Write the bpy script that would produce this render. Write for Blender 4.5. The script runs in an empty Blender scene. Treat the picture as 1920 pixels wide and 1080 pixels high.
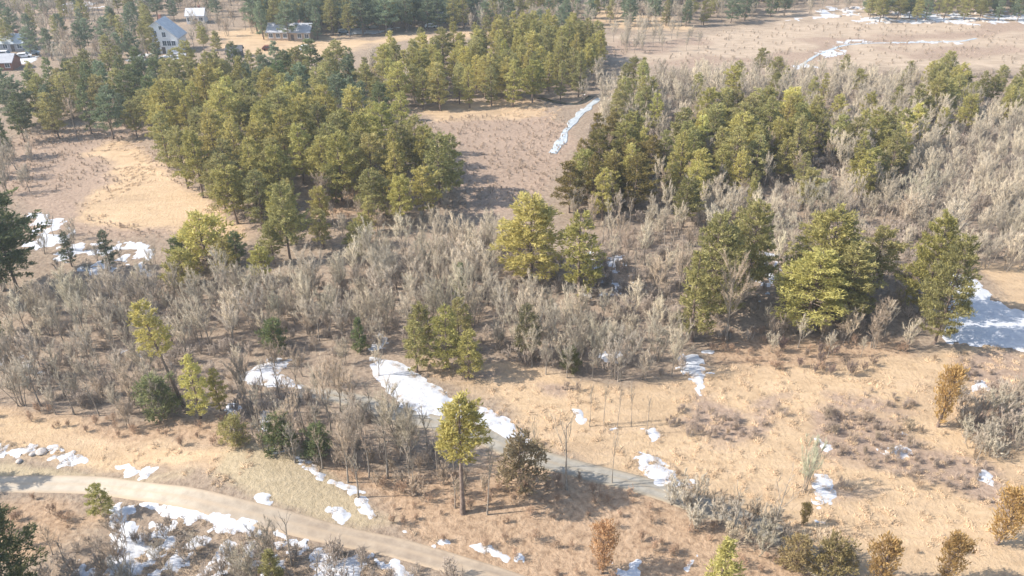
import bpy, math, random
import numpy as np
from mathutils import Vector, Matrix

# ------------------------------------------------------------------ camera, sky, sun, exposure
sc = bpy.context.scene
C = sc.collection
R = math.radians
CAM_H, PITCH, FPX = 65.0, R(30.0), 1500.0
cd = bpy.data.cameras.new('camera'); cam = bpy.data.objects.new('camera', cd); C.objects.link(cam)
cd.sensor_width = 36.0; cd.lens = 36.0 * FPX / 1920.0; cd.clip_start = 0.5; cd.clip_end = 20000
cam.location = (0, 0, CAM_H); cam.rotation_euler = (math.pi / 2 - PITCH, 0, 0)
sc.camera = cam
SUN_EL, SUN_DIR = R(40.0), Vector((0.985, 0.11))          # SUN_DIR: way the shadows run on the ground
w = bpy.data.worlds.new('World'); sc.world = w; w.use_nodes = True
nt = w.node_tree; bg = nt.nodes['Background']
sky = nt.nodes.new('ShaderNodeTexSky'); sky.sky_type = 'NISHITA'; sky.sun_disc = False
sky.sun_elevation = SUN_EL
sky.sun_rotation = math.atan2(-SUN_DIR.x, -SUN_DIR.y)
sky.air_density = 1.2; sky.dust_density = 1.5
nt.links.new(sky.outputs[0], bg.inputs[0]); bg.inputs[1].default_value = 0.135
sl = bpy.data.lights.new('sun', 'SUN'); sl.energy = 4.1; sl.angle = R(0.6); sl.color = (1.0, 0.93, 0.83)
so = bpy.data.objects.new('sun', sl); C.objects.link(so); so.location = (-80, -20, 90)
L = Vector((SUN_DIR.x, SUN_DIR.y, 0)).normalized() * math.cos(SUN_EL) - Vector((0, 0, math.sin(SUN_EL)))
so.rotation_euler = L.to_track_quat('-Z', 'Y').to_euler()
sc.view_settings.view_transform = 'Standard'; sc.view_settings.look = 'None'
sc.view_settings.exposure = 0.95; sc.view_settings.gamma = 1.0
sc.render.engine = 'CYCLES'; sc.cycles.use_denoising = True
sc.cycles.max_bounces = 6; sc.cycles.diffuse_bounces = 3; sc.cycles.transmission_bounces = 3
sc.cycles.volume_bounces = 0; sc.cycles.transparent_max_bounces = 4

rng = np.random.default_rng(11); random.seed(11)
CP, SP = math.cos(PITCH), math.sin(PITCH)

# ------------------------------------------------------------------ small maths
def vnoise(x, y, s=1.0, seed=0):
    x = np.asarray(x, float) / s; y = np.asarray(y, float) / s
    xi = np.floor(x).astype(np.int64); yi = np.floor(y).astype(np.int64)
    fx = x - xi; fy = y - yi; fx = fx * fx * (3 - 2 * fx); fy = fy * fy * (3 - 2 * fy)
    def h(a, b):
        n = (a * 374761393 + b * 668265263 + seed * 982451653) & 0x7fffffff
        n = ((n ^ (n >> 13)) * 1274126177) & 0x7fffffff
        return ((n ^ (n >> 16)) & 0xffff) / 65535.0
    a = h(xi, yi); b = h(xi + 1, yi); c = h(xi, yi + 1); d = h(xi + 1, yi + 1)
    return (a * (1 - fx) + b * fx) * (1 - fy) + (c * (1 - fx) + d * fx) * fy
def fbm(x, y, s, seed=0, o=3):
    t = 0; a = 1; n = 0
    for i in range(o):
        t = t + a * vnoise(x, y, s / 2 ** i, seed + 17 * i); n += a; a *= .5
    return t / n
def flat(px, py, z=0.0):
    dx = (px - 960) / FPX; u = (540 - py) / FPX
    d = np.array([dx, CP + u * SP, -SP + u * CP]); t = (z - CAM_H) / d[2]
    return np.array([d[0] * t, d[1] * t])
HILLS = [(470, 905, 2.2, 11, 7), (600, 300, 2.5, 45, 32), (1450, 250, 3.0, 75, 45), (900, 110, 2.0, 60, 40),
         (250, 800, 1.2, 30, 7), (1000, 950, 1.0, 22, 5), (1540, 520, 1.5, 25, 12)]
HW = [(flat(a, b), h, rx, ry) for a, b, h, rx, ry in HILLS]
def T(x, y):
    x = np.asarray(x, float); y = np.asarray(y, float); z = np.zeros(np.broadcast(x, y).shape)
    for c, h, rx, ry in HW:
        z = z + h * np.exp(-(((x - c[0]) / rx) ** 2 + ((y - c[1]) / ry) ** 2))
    z = z + 0.5 * (vnoise(x, y, 31, 3) - .5) + np.maximum(0, y - 330) * 0.02
    return z
def at(px, py, up=0.0):
    z = up
    for _ in range(6):
        p = flat(px, py, z); z = float(T(p[0], p[1])) + up
    return float(p[0]), float(p[1]), z - up
def proj(x, y, z):
    x = np.asarray(x, float); dz = np.asarray(z, float) - CAM_H; y = np.asarray(y, float)
    dep = y * CP - dz * SP; u = y * SP + dz * CP
    return 960 + FPX * x / dep, 540 - FPX * u / dep
def inpoly(x, y, P):
    r = np.zeros(np.shape(x), bool); n = len(P)
    for i in range(n):
        x0, y0 = P[i]; x1, y1 = P[(i + 1) % n]
        if y0 == y1: continue
        r ^= ((y0 > y) != (y1 > y)) & (x < (x1 - x0) * (y - y0) / (y1 - y0) + x0)
    return r
def sdist(x, y, P):
    d = np.full(np.shape(x), 1e9); n = len(P)
    for i in range(n):
        a = np.array(P[i]); b = np.array(P[(i + 1) % n]); e = b - a
        t = np.clip(((x - a[0]) * e[0] + (y - a[1]) * e[1]) / max(1e-9, e @ e), 0, 1)
        d = np.minimum(d, np.hypot(x - a[0] - t * e[0], y - a[1] - t * e[1]))
    return np.where(inpoly(x, y, P), d, -d)
def wpoly(P, up=0.0): return [at(a, b, up)[:2] for a, b in P]
def smooth(v, a, b):
    t = np.clip((v - a) / (b - a), 0, 1); return t * t * (3 - 2 * t)

# ------------------------------------------------------------------ materials
def new_mat(name):
    m = bpy.data.materials.new(name); m.use_nodes = True; n = m.node_tree
    b = n.nodes['Principled BSDF']; b.inputs['Roughness'].default_value = .85
    b.inputs['Specular IOR Level'].default_value = .25
    return m, n, b
def nd(n, t, **kw):
    x = n.nodes.new(t)
    for k, v in kw.items(): setattr(x, k, v)
    return x
def noise(n, scale, detail=4, vec=None, rough=.6):
    x = nd(n, 'ShaderNodeTexNoise'); x.inputs['Scale'].default_value = scale; x.inputs['Detail'].default_value = detail
    x.inputs['Roughness'].default_value = rough
    if vec is not None: n.links.new(vec, x.inputs['Vector'])
    return x
def ramp(n, fac, a, b, ca, cb, mid=None):
    r = nd(n, 'ShaderNodeValToRGB'); e = r.color_ramp.elements
    e[0].position = a; e[0].color = (*ca, 1); e[1].position = b; e[1].color = (*cb, 1)
    if mid: k = e.new(mid[0]); k.color = (*mid[1], 1)
    n.links.new(fac, r.inputs[0]); return r.outputs[0]
def mix(n, fac, a, b, mode='MIX'):
    x = nd(n, 'ShaderNodeMix', data_type='RGBA', blend_type=mode)
    for s, v in ((0, fac), (6, a), (7, b)):
        if isinstance(v, (int, float)): x.inputs[s].default_value = v
        elif isinstance(v, tuple): x.inputs[s].default_value = (*v, 1)
        else: n.links.new(v, x.inputs[s])
    return x.outputs[2]
def math_(n, op, a, b=None):
    x = nd(n, 'ShaderNodeMath', operation=op)
    for s, v in ((0, a), (1, b)):
        if v is None: continue
        if isinstance(v, (int, float)): x.inputs[s].default_value = v
        else: n.links.new(v, x.inputs[s])
    return x.outputs[0]
def attr(n, name): return nd(n, 'ShaderNodeAttribute', attribute_name=name)
def pos(n): return nd(n, 'ShaderNodeNewGeometry').outputs['Position']
def bump(n, b, h, strength, dist):
    x = nd(n, 'ShaderNodeBump'); x.inputs['Strength'].default_value = strength; x.inputs['Distance'].default_value = dist
    n.links.new(h, x.inputs['Height']); n.links.new(x.outputs[0], b.inputs['Normal'])

def ground_material():
    m, n, b = new_mat('ground'); p = pos(n)
    st = nd(n, 'ShaderNodeMapping'); st.inputs['Scale'].default_value = (.35, 1, 1); st.inputs['Rotation'].default_value = (0, 0, .5)
    n.links.new(p, st.inputs[0])
    fine = noise(n, 1.6, 6, p, .7).outputs[0]; big = noise(n, .09, 5, p).outputs[0]; streak = noise(n, .5, 6, st.outputs[0], .7).outputs[0]
    litter = ramp(n, fine, .3, .72, (.18, .135, .10), (.42, .335, .25), (.5, (.31, .24, .18)))
    straw = ramp(n, streak, .3, .7, (.365, .255, .155), (.575, .425, .28), (.5, (.50, .36, .222)))
    straw = mix(n, ramp(n, fine, .35, .6, (0, 0, 0), (.5, .5, .5)), straw, (.56, .415, .275))
    straw = mix(n, ramp(n, noise(n, .16, 6, st.outputs[0], .65).outputs[0], .50, .70, (0, 0, 0), (.6, .6, .6)), straw, (.36, .26, .175))
    marsh = ramp(n, fine, .3, .7, (.25, .18, .135), (.46, .345, .26))
    rust = ramp(n, fine, .32, .70, (.23, .155, .10), (.52, .375, .255), (.5, (.40, .28, .185)))
    green = ramp(n, fine, .3, .7, (.35, .28, .18), (.49, .40, .27))
    pale = ramp(n, streak, .3, .7, (.36, .275, .20), (.53, .42, .315))
    col = litter
    for a, c in (('rust', rust), ('marsh', marsh), ('straw', straw), ('pale', pale), ('green', green), ('hollow', marsh)):
        f = attr(n, a).outputs['Fac']
        k = math_(n, 'ADD', f, math_(n, 'MULTIPLY', math_(n, 'SUBTRACT', streak, .5), .9))
        k = math_(n, 'ADD', k, math_(n, 'MULTIPLY', math_(n, 'SUBTRACT', big, .5), .5))
        k = ramp(n, k, .25, .75, (0, 0, 0), (1, 1, 1))
        k2 = math_(n, 'MULTIPLY', k, ramp(n, f, .02, .12, (0, 0, 0), (1, 1, 1)))
        col = mix(n, k2, col, c)
    col = mix(n, .6, col, ramp(n, big, .3, .7, (.75, .75, .75), (1, 1, 1)), 'MULTIPLY')
    n.links.new(col, b.inputs['Base Color']); b.inputs['Roughness'].default_value = 1; b.inputs['Specular IOR Level'].default_value = .1
    bump(n, b, math_(n, 'ADD', fine, math_(n, 'MULTIPLY', streak, .7)), .8, .35)
    return m
def simple(name, ca, cb, scale=2.0, rough=.9, bmp=.3, dist=.05, spec=.2):
    m, n, b = new_mat(name); f = noise(n, scale, 5, pos(n), .65).outputs[0]
    n.links.new(ramp(n, f, .3, .7, ca, cb), b.inputs['Base Color']); b.inputs['Roughness'].default_value = rough
    b.inputs['Specular IOR Level'].default_value = spec
    if bmp: bump(n, b, f, bmp, dist)
    return m
def leaf_material(name, trans=.42):
    """Object Info colour = tint of the tree; 'var' = light and dark tufts."""
    m, n, b = new_mat(name); oi = nd(n, 'ShaderNodeObjectInfo')
    v = attr(n, 'var').outputs['Fac']
    k = math_(n, 'ADD', math_(n, 'MULTIPLY', v, .55), math_(n, 'ADD', .5, math_(n, 'MULTIPLY', oi.outputs['Random'], .45)))
    g = nd(n, 'ShaderNodeCombineColor')
    for i in range(3): n.links.new(k, g.inputs[i])
    col = mix(n, 1.0, oi.outputs['Color'], g.outputs[0], 'MULTIPLY')
    warm = mix(n, math_(n, 'MULTIPLY', math_(n, 'POWER', v, 4.0), .25), col, (.46, .36, .12))
    n.links.new(warm, b.inputs['Base Color']); b.inputs['Roughness'].default_value = .7; b.inputs['Specular IOR Level'].default_value = .2
    t = nd(n, 'ShaderNodeBsdfTranslucent'); n.links.new(warm, t.inputs[0])
    ms = nd(n, 'ShaderNodeMixShader'); ms.inputs[0].default_value = trans
    n.links.new(b.outputs[0], ms.inputs[1]); n.links.new(t.outputs[0], ms.inputs[2])
    n.links.new(ms.outputs[0], n.nodes['Material Output'].inputs[0])
    return m
def twig_material(name):
    m, n, b = new_mat(name); oi = nd(n, 'ShaderNodeObjectInfo'); v = attr(n, 'var').outputs['Fac']
    k = math_(n, 'ADD', math_(n, 'MULTIPLY', v, .6), math_(n, 'ADD', .5, math_(n, 'MULTIPLY', oi.outputs['Random'], .45)))
    g = nd(n, 'ShaderNodeCombineColor')
    for i in range(3): n.links.new(k, g.inputs[i])
    n.links.new(mix(n, 1.0, oi.outputs['Color'], g.outputs[0], 'MULTIPLY'), b.inputs['Base Color'])
    return m
def rutted(n, c, f, g, dirt):
    w_ = math_(n, 'ADD', attr(n, 'across').outputs['Fac'], math_(n, 'MULTIPLY', math_(n, 'SUBTRACT', f, .5), .5))
    e = ramp(n, w_, .62, 1.0, (0, 0, 0), (.8, .8, .8)); m_ = ramp(n, w_, .02, .26, (.45, .45, .45), (0, 0, 0))
    return mix(n, m_, mix(n, e, c, dirt), dirt)
def track_material():
    m, n, b = new_mat('track_gravel'); p = pos(n); f = noise(n, .7, 6, p, .7).outputs[0]; g = noise(n, .2, 4, p).outputs[0]
    c = rutted(n, ramp(n, f, .3, .7, (.21, .195, .165), (.36, .33, .28)), f, g, (.31, .25, .175))
    n.links.new(c, b.inputs['Base Color']); b.inputs['Roughness'].default_value = .95; bump(n, b, f, .4, .08); return m
def road_material():
    m, n, b = new_mat('gravel'); p = pos(n); f = noise(n, .55, 6, p, .7).outputs[0]; g = noise(n, .2, 4, p).outputs[0]
    a = math_(n, 'ADD', attr(n, 'along').outputs['Fac'], math_(n, 'MULTIPLY', math_(n, 'SUBTRACT', g, .5), .35))
    k = ramp(n, a, .40, .66, (0, 0, 0), (1, 1, 1))
    c = mix(n, k, ramp(n, f, .3, .7, (.34, .295, .235), (.50, .435, .35)), ramp(n, f, .3, .7, (.24, .19, .145), (.40, .325, .245)))
    c = rutted(n, c, f, g, (.42, .325, .23))
    n.links.new(c, b.inputs['Base Color']); b.inputs['Roughness'].default_value = .95; bump(n, b, f, .4, .08); return m
M = dict(ground=ground_material(), needles=leaf_material('needles'), twigs=twig_material('twigs'),
    bark=simple('pine_bark', (.13, .095, .075), (.30, .23, .19), 3), grey_bark=simple('grey_bark', (.19, .16, .13), (.38, .33, .275), 3),
    snow=simple('snow', (.42, .435, .47), (.60, .605, .62), .9, .7, .6, .2, .2), road=road_material(),
    track=track_material(), ice=simple('ice', (.34, .375, .40), (.55, .585, .60), .8, .25, .15, .05, .5),
    
    water=simple('dark_water', (.03, .035, .035), (.06, .06, .055), .5, .12, .1, .03, .5),
    white=simple('white_siding', (.70, .71, .72), (.82, .82, .82), 1.5, .6, 0), tan=simple('tan_siding', (.42, .31, .22), (.52, .40, .30), 1.5, .7, 0),
    grey=simple('grey_siding', (.32, .33, .36), (.42, .43, .46), 1.5, .7, 0), red=simple('red_siding', (.25, .12, .09), (.34, .17, .13), 1.5, .7, 0),
    dark=simple('dark_roof', (.08, .08, .085), (.14, .14, .15), 2, .85, .2), glass=simple('window_glass', (.05, .07, .09), (.12, .15, .18), .6, .1, 0, 0, .6),
    rock=simple('boulder_stone', (.30, .27, .25), (.55, .50, .46), 1.4, .9, .4, .1), tyre=simple('tyre_rubber', (.02, .02, .02), (.04, .04, .04), 6, .8, 0),
    paint_w=simple('white_car_paint', (.75, .75, .76), (.8, .8, .8), 1, .3, 0, 0, .5), paint_d=simple('dark_car_paint', (.03, .035, .04), (.05, .055, .06), 1, .3, 0, 0, .5),
    paint_r=simple('maroon_car_paint', (.16, .05, .04), (.2, .07, .05), 1, .3, 0, 0, .5), paint_b=simple('blue_grey_car_paint', (.22, .28, .34), (.27, .33, .4), 1, .3, 0, 0, .5),
    door=simple('door_paint', (.10, .09, .085), (.15, .13, .12), 3, .6, 0))

# ------------------------------------------------------------------ object helpers
def mesh(name, V, F, mat, var=None):
    me = bpy.data.meshes.new(name)
    V = np.asarray(V, np.float32).reshape(-1, 3)
    if isinstance(F, np.ndarray):
        k = F.shape[1]; me.vertices.add(len(V)); me.vertices.foreach_set('co', V.ravel())
        me.loops.add(F.size); me.loops.foreach_set('vertex_index', F.ravel().astype(np.int32))
        me.polygons.add(len(F)); me.polygons.foreach_set('loop_start', np.arange(0, F.size, k, dtype=np.int32))
        me.update(calc_edges=True); me.validate()
    else:
        me.from_pydata([tuple(v) for v in V], [], F); me.update()
    if mat is not None: me.materials.append(mat)
    if var is not None:
        a = me.attributes.new('var', 'FLOAT', 'POINT'); a.data.foreach_set('value', np.asarray(var, np.float32))
    return me
def link(name, me, parent=None, loc=None):
    o = bpy.data.objects.new(name, me); C.objects.link(o)
    if parent is not None: o.parent = parent
    if loc is not None: o.location = loc
    return o
def tag(o, label=None, cat=None, group=None, kind=None):
    for k, v in (('label', label), ('category', cat), ('group', group), ('kind', kind)):
        if v: o[k] = v
    return o
def empty(name, loc, rz=0): o = link(name, None, None, loc); o.rotation_euler = (0, 0, rz); o.empty_display_size = .3; return o

class Geo:
    """Collects tapered three-sided stems and flat leaf faces."""
    def __init__(s): s.V = []; s.F = []; s.var = []; s.n = 0
    def add(s, V, F, var):
        s.V.append(V); s.F.append(np.asarray(F) + s.n); s.var.append(np.full(len(V), var)); s.n += len(V)
    def stem(s, pts, rad, var=.5, sides=3):
        pts = [np.asarray(p, float) for p in pts]; V = []; F = []
        for i, p in enumerate(pts):
            d = pts[min(i + 1, len(pts) - 1)] - pts[max(i - 1, 0)]; d = d / (np.linalg.norm(d) + 1e-9)
            u = np.cross(d, (0, 0, 1) if abs(d[2]) < .9 else (1, 0, 0)); u /= np.linalg.norm(u); v = np.cross(d, u)
            for k in range(sides):
                a = 2 * math.pi * k / sides; V.append(p + rad[i] * (math.cos(a) * u + math.sin(a) * v))
        for i in range(len(pts) - 1):
            for k in range(sides):
                a = i * sides + k; b = i * sides + (k + 1) % sides
                F.append((a, b, b + sides)); F.append((a, b + sides, a + sides))
        s.add(np.array(V), F, var)
    def spike(s, p, q, r, var):
        p = np.asarray(p, float); q = np.asarray(q, float); d = q - p; d /= np.linalg.norm(d) + 1e-9
        u = np.cross(d, (0.31, .2, 1)); u /= np.linalg.norm(u) + 1e-9; v = np.cross(d, u)
        V = np.array([p + r * u, p + r * (-.5 * u + .87 * v), p + r * (-.5 * u - .87 * v), q])
        s.add(V, [(0, 1, 3), (1, 2, 3), (2, 0, 3)], var)
    def mesh(s, name, mat): return mesh(name, np.concatenate(s.V), np.concatenate(s.F).astype(np.int32), mat, np.concatenate(s.var))

def tufts(geo, P, D, size, r, nface=5):
    """A burst of needle-like faces round every point P, leaning along D."""
    n = len(P)
    for _ in range(nface):
        d = D + r.normal(0, .75, (n, 3)); d /= np.linalg.norm(d, axis=1)[:, None]
        u = np.cross(d, r.normal(0, 1, (n, 3))); u /= np.linalg.norm(u, axis=1)[:, None] + 1e-9
        ln = (size * r.uniform(.6, 1.35, n))[:, None]; wd = ln * .17
        o = P + r.normal(0, .12, (n, 3))
        V = np.stack([o - d * ln * .25, o + d * ln * .35 + u * wd, o + d * ln, o + d * ln * .35 - u * wd], 1).reshape(-1, 3)
        k = np.arange(n)[:, None] * 4
        F = np.concatenate([k + [0, 1, 2], k + [0, 2, 3]])
        geo.V.append(V); geo.F.append(F + geo.n); geo.var.append(np.repeat(r.uniform(0, 1, n), 4)); geo.n += len(V)

def pine_mesh(seed, H, base, width, shape, nb=70, size=.55, lean=0.0, nface=5):
    """shape: 'broad' rounded old pine, 'cone' young or spruce-like, 'flame' upright juniper."""
    r = np.random.default_rng(seed); tr = Geo(); cr = Geo()
    bend = r.normal(0, .25, 2); k = 7
    def axis(t): return np.array([bend[0] * math.sin(t * 2.2) + lean * t * H, bend[1] * math.sin(t * 2.7), H * t])
    r0 = .012 * H + .05
    tr.stem([axis(i / k) for i in range(k + 1)], [r0 * (1.25 if i == 0 else 1) * (1 - .9 * i / k) + .015 for i in range(k + 1)], .5, 7)
    P = []; D = []
    lop = r.uniform(0, 6.28); 
    for i in range(nb):
        wi = i // 5; nw = nb / 5; t = base + (1 - base) * min(1, max(0, (wi + .5 + r.normal(0, .22)) / nw)) ** .9 * .97
        s = (t - base) / (1 - base)
        if shape == 'broad': prof = (math.sin(math.pi * min(1, .18 + .82 * s ** .8)) ** .55 if s < .97 else .2) * (.75 + .25 * (1 - s))
        elif shape == 'cone': prof = (1 - s) ** .8 * min(1, .55 + 3 * s)
        else: prof = math.sin(math.pi * (.12 + .86 * s)) ** .8
        a = i * 2.39996 + r.normal(0, .35)
        ln = width * prof * r.uniform(.62, 1.18) * (1 + .18 * math.cos(a - lop)) + .12
        up = {'broad': .32 - .25 * (1 - s) + r.normal(0, .12), 'cone': .12 + r.normal(0, .1), 'flame': 1.6}[shape]
        p0 = axis(t); dr = np.array([math.cos(a), math.sin(a), up]); tip = p0 + dr * ln; tip[2] += .10 * ln * (1 if shape == 'broad' else -1)
        if shape == 'flame': tip[2] = min(tip[2], H)
        mid = (p0 + tip) / 2 + np.array([0, 0, -.05 * ln])
        tr.stem([p0, mid, tip * .9 + p0 * .1], [.02 + .014 * ln, .015 + .008 * ln, .01], .5, 3)
        m = max(6, int(8.0 * ln))
        f = .28 + .75 * r.uniform(0, 1, m) ** .7
        c = p0[None] * (1 - f[:, None]) + tip[None] * f[:, None]
        sd = np.cross(dr, (0, 0, 1)); sd /= np.linalg.norm(sd)
        spread = r.normal(0, .20 * ln, m)[:, None] * sd * (1.1 - .5 * f[:, None])
        c = c + spread + np.stack([r.normal(0, .1, m), r.normal(0, .1, m), r.normal(.03, .10, m)], 1)
        P.append(c); dd = np.tile(dr * .8 + np.array([0, 0, .55]), (m, 1)); D.append(dd)
    P = np.concatenate(P); D = np.concatenate(D)
    tufts(cr, P, D, size, r, nface)
    return tr.mesh('pine_trunk', M['bark']), cr.mesh('pine_crown', M['needles'])

def bare_mesh(seed, H, spread, stems=1, nl=6, ns=6, nt=8, fork=.25, thick=.03):
    r = np.random.default_rng(seed); tr = Geo(); cr = Geo()
    def unit(v): return v / (np.linalg.norm(v) + 1e-9)
    for s_ in range(stems):
        off = r.normal(0, .22 * (stems > 1), 2); tilt = r.normal(0, .05 + .10 * (stems > 1), 2)
        ax = lambda t: np.array([off[0] + tilt[0] * t * H, off[1] + tilt[1] * t * H, t * H]) + .12 * np.array([math.sin(5 * t + s_), math.cos(4 * t + s_), 0])
        rb = (.011 * H + .03) / (stems ** .4); top = .82
        tr.stem([ax(t) for t in np.linspace(0, top, 6)], [rb * (1.3 if i == 0 else 1) * (1 - .15 * i) for i in range(6)], .5, 6)
        for i in range(nl):
            t = fork + (top - fork) * (i + r.uniform(0, .8)) / nl; p0 = ax(t); a = i * 2.4 + r.uniform(0, .9) + s_ * 1.3
            ln = spread * (1.15 - .6 * (t - fork) / (1 - fork)) * r.uniform(.75, 1.2); el = r.uniform(1.1, 2.0) + .6 * t
            d = unit(np.array([math.cos(a), math.sin(a), el])); d2 = unit(d + np.array([0, 0, .35]) + r.normal(0, .15, 3))
            p1 = p0 + d * ln * .55; p2 = p1 + d2 * ln * .6; p2[2] = min(p2[2], H)
            tr.stem([p0, p1, p2], [rb * .38, rb * .24, rb * .09], .5, 4)
            for j in range(ns):
                f = .25 + .75 * (j + r.uniform(0, 1)) / ns; q0 = p0 + (p1 - p0) * f * 2 if f < .5 else p1 + (p2 - p1) * (f - .5) * 2
                e = unit(d2 + r.normal(0, .38, 3) + np.array([0, 0, .45])); l2 = ln * .48 * r.uniform(.6, 1.2); q1 = q0 + e * l2
                v = r.uniform(.2, .9); cr.stem([q0, (q0 + q1) / 2 + r.normal(0, .04, 3), q1], [rb * .15, thick * .8, thick * .4], v, 3)
                for k in range(nt):
                    g = r.uniform(.15, 1); w0 = q0 + (q1 - q0) * g; e2 = unit(e + r.normal(0, .42, 3) + np.array([0, 0, .35]))
                    cr.spike(w0, w0 + e2 * l2 * r.uniform(.35, .8), thick * r.uniform(.5, 1), min(1, max(0, v + r.normal(0, .2))))
    return tr.mesh('bare_trunk', M['grey_bark']), cr.mesh('bare_crown', M['twigs'])

PINE = {'broad': [pine_mesh(i, 13, .16 + .04 * (i % 3), 3.1 + .3 * (i % 4), 'broad', 65, .44) for i in range(6)],
        'grand': [pine_mesh(20 + i, 18, .10, 4.4 + .3 * i, 'broad', 110, .46) for i in range(4)],
        'slim': [pine_mesh(40 + i, 12, .10, 2.0 + .15 * i, 'broad', 60, .40) for i in range(4)],
        'cone': [pine_mesh(50 + i, 9, .05, 2.1, 'cone', 65, .38) for i in range(3)],
        'stalk': [pine_mesh(60 + i, 18, .55, 2.6, 'broad', 55, .46) for i in range(2)],
        'leaner': [pine_mesh(65, 18, .52, 1.9, 'broad', 50, .42, lean=-.13)],
        'flame': [pine_mesh(70 + i, 6, .04, 1.0, 'flame', 75, .26) for i in range(3)],
        'bushy': [pine_mesh(80 + i, 4.5, .03, 2.2, 'broad', 50, .32) for i in range(3)]}
PH = dict(broad=13, grand=18, slim=12, cone=9, stalk=18, leaner=18, flame=6, bushy=4.5)
BARE = {'tree': [bare_mesh(100 + i, 9.5, 2.7, 1 + (i % 3 == 2), 10, 10, 19, .22, .0165) for i in range(8)],
        'clump': [bare_mesh(120 + i, 6.5, 1.7, 6, 6, 7, 13, .14, .015) for i in range(4)],
        'sparse': [bare_mesh(140 + i, 9, 1.5, 1, 8, 5, 6, .45, .02) for i in range(4)],
        'fork': [bare_mesh(150 + i, 9, 2.4, 1, 5, 4, 3, .35, .03) for i in range(3)],
        'bush': [bare_mesh(160 + i, 2.6, .9, 7, 5, 6, 8, .05, .02) for i in range(4)]}
BH = dict(tree=9.5, clump=6.5, sparse=9, fork=9, bush=2.6)

def scatter(name, src, xyz, rot, scl, idx, label, cat, color, tilt=None):
    """Stuff: one object that instances whole small meshes on its own points."""
    col = bpy.data.collections.new(name + '_source')
    for i, me in enumerate(src):
        o = bpy.data.objects.new(f'{name}_source_{i:02d}', me); col.objects.link(o)
    me = bpy.data.meshes.new(name); me.vertices.add(len(xyz)); me.vertices.foreach_set('co', np.asarray(xyz, np.float32).ravel())
    for k, tp, v in (('rz', 'FLOAT', rot), ('sc', 'FLOAT', scl), ('ix', 'INT', idx)):
        a = me.attributes.new(k, tp, 'POINT'); a.data.foreach_set('value', np.asarray(v, np.float32 if tp == 'FLOAT' else np.int32))
    g = bpy.data.node_groups.new(name, 'GeometryNodeTree')
    g.interface.new_socket('Geometry', in_out='INPUT', socket_type='NodeSocketGeometry'); g.interface.new_socket('Geometry', in_out='OUTPUT', socket_type='NodeSocketGeometry')
    N = g.nodes.new; gi = N('NodeGroupInput'); go = N('NodeGroupOutput'); ip = N('GeometryNodeInstanceOnPoints'); ci = N('GeometryNodeCollectionInfo')
    ci.inputs['Collection'].default_value = col; ci.inputs['Separate Children'].default_value = True; ci.inputs['Reset Children'].default_value = True
    def na(nm, tp): x = N('GeometryNodeInputNamedAttribute'); x.data_type = tp; x.inputs['Name'].default_value = nm; return x.outputs[0]
    cx = N('ShaderNodeCombineXYZ'); er = N('FunctionNodeEulerToRotation'); lk = g.links.new
    lk(na('rz', 'FLOAT'), cx.inputs[2]); lk(cx.outputs[0], er.inputs[0])
    lk(gi.outputs[0], ip.inputs['Points']); lk(ci.outputs[0], ip.inputs['Instance']); ip.inputs['Pick Instance'].default_value = True
    lk(na('ix', 'INT'), ip.inputs['Instance Index']); lk(er.outputs[0], ip.inputs['Rotation']); lk(na('sc', 'FLOAT'), ip.inputs['Scale']); lk(ip.outputs[0], go.inputs[0])
    o = link(name, me); md = o.modifiers.new('scatter', 'NODES'); md.node_group = g; o.color = (*color, 1)
    return tag(o, label, cat, None, 'stuff')

def joined(pair, name):
    """trunk and crown as one mesh, for stuff"""
    vs = []; fs = []; n = 0; mats = []; mi = []; var = []
    for k, me in enumerate(pair):
        c = np.zeros(len(me.vertices) * 3, np.float32); me.vertices.foreach_get('co', c); vs.append(c.reshape(-1, 3))
        f = np.zeros(len(me.polygons) * 3, np.int32); me.loops.foreach_get('vertex_index', f); fs.append(f.reshape(-1, 3) + n); n += len(me.vertices)
        v = np.zeros(len(me.vertices), np.float32); me.attributes['var'].data.foreach_get('value', v); var.append(v)
        mats.append(me.materials[0]); mi += [k] * len(me.polygons)
    m = mesh(name, np.concatenate(vs), np.concatenate(fs), None, np.concatenate(var))
    for x in mats: m.materials.append(x)
    m.polygons.foreach_set('material_index', np.array(mi, np.int32)); return m

# ------------------------------------------------------------------ ground
ys = np.concatenate([np.arange(-60, 30, 6), np.arange(30, 200, .9), np.arange(200, 430, 1.7), np.geomspace(431, 1200, 50)])
xs = np.concatenate([-np.geomspace(1200, 230, 25), np.arange(-228, -80, 1.9), np.arange(-80, 80, .9), np.arange(80, 228, 1.9), np.geomspace(230, 1200, 25)])
GX, GY = np.meshgrid(xs, ys); GZ = T(GX, GY)
PX, PY = proj(GX, GY, GZ)
near = (GY > 20)
def weight(polys, soft=2.5):
    wgt = np.zeros(GX.shape)
    k_ = np.clip(GY / 95, 1, 3); jx = (fbm(GX, GY, 12, 5, 4) - .5) * 9 * k_; jy = (fbm(GX, GY, 12, 9, 4) - .5) * 7 * k_
    for P in polys:
        W = np.array(wpoly(P)); lo = W.min(0) - 16; hi = W.max(0) + 16
        s = near & (GX > lo[0]) & (GX < hi[0]) & (GY > lo[1]) & (GY < hi[1])
        d = sdist(GX[s] + jx[s], GY[s] + jy[s], [tuple(p) for p in W])
        sf_ = soft * max(1.0, lo[1] / 95.0); wgt[s] = np.maximum(wgt[s], smooth(d, -sf_, sf_))
    return wgt
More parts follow.
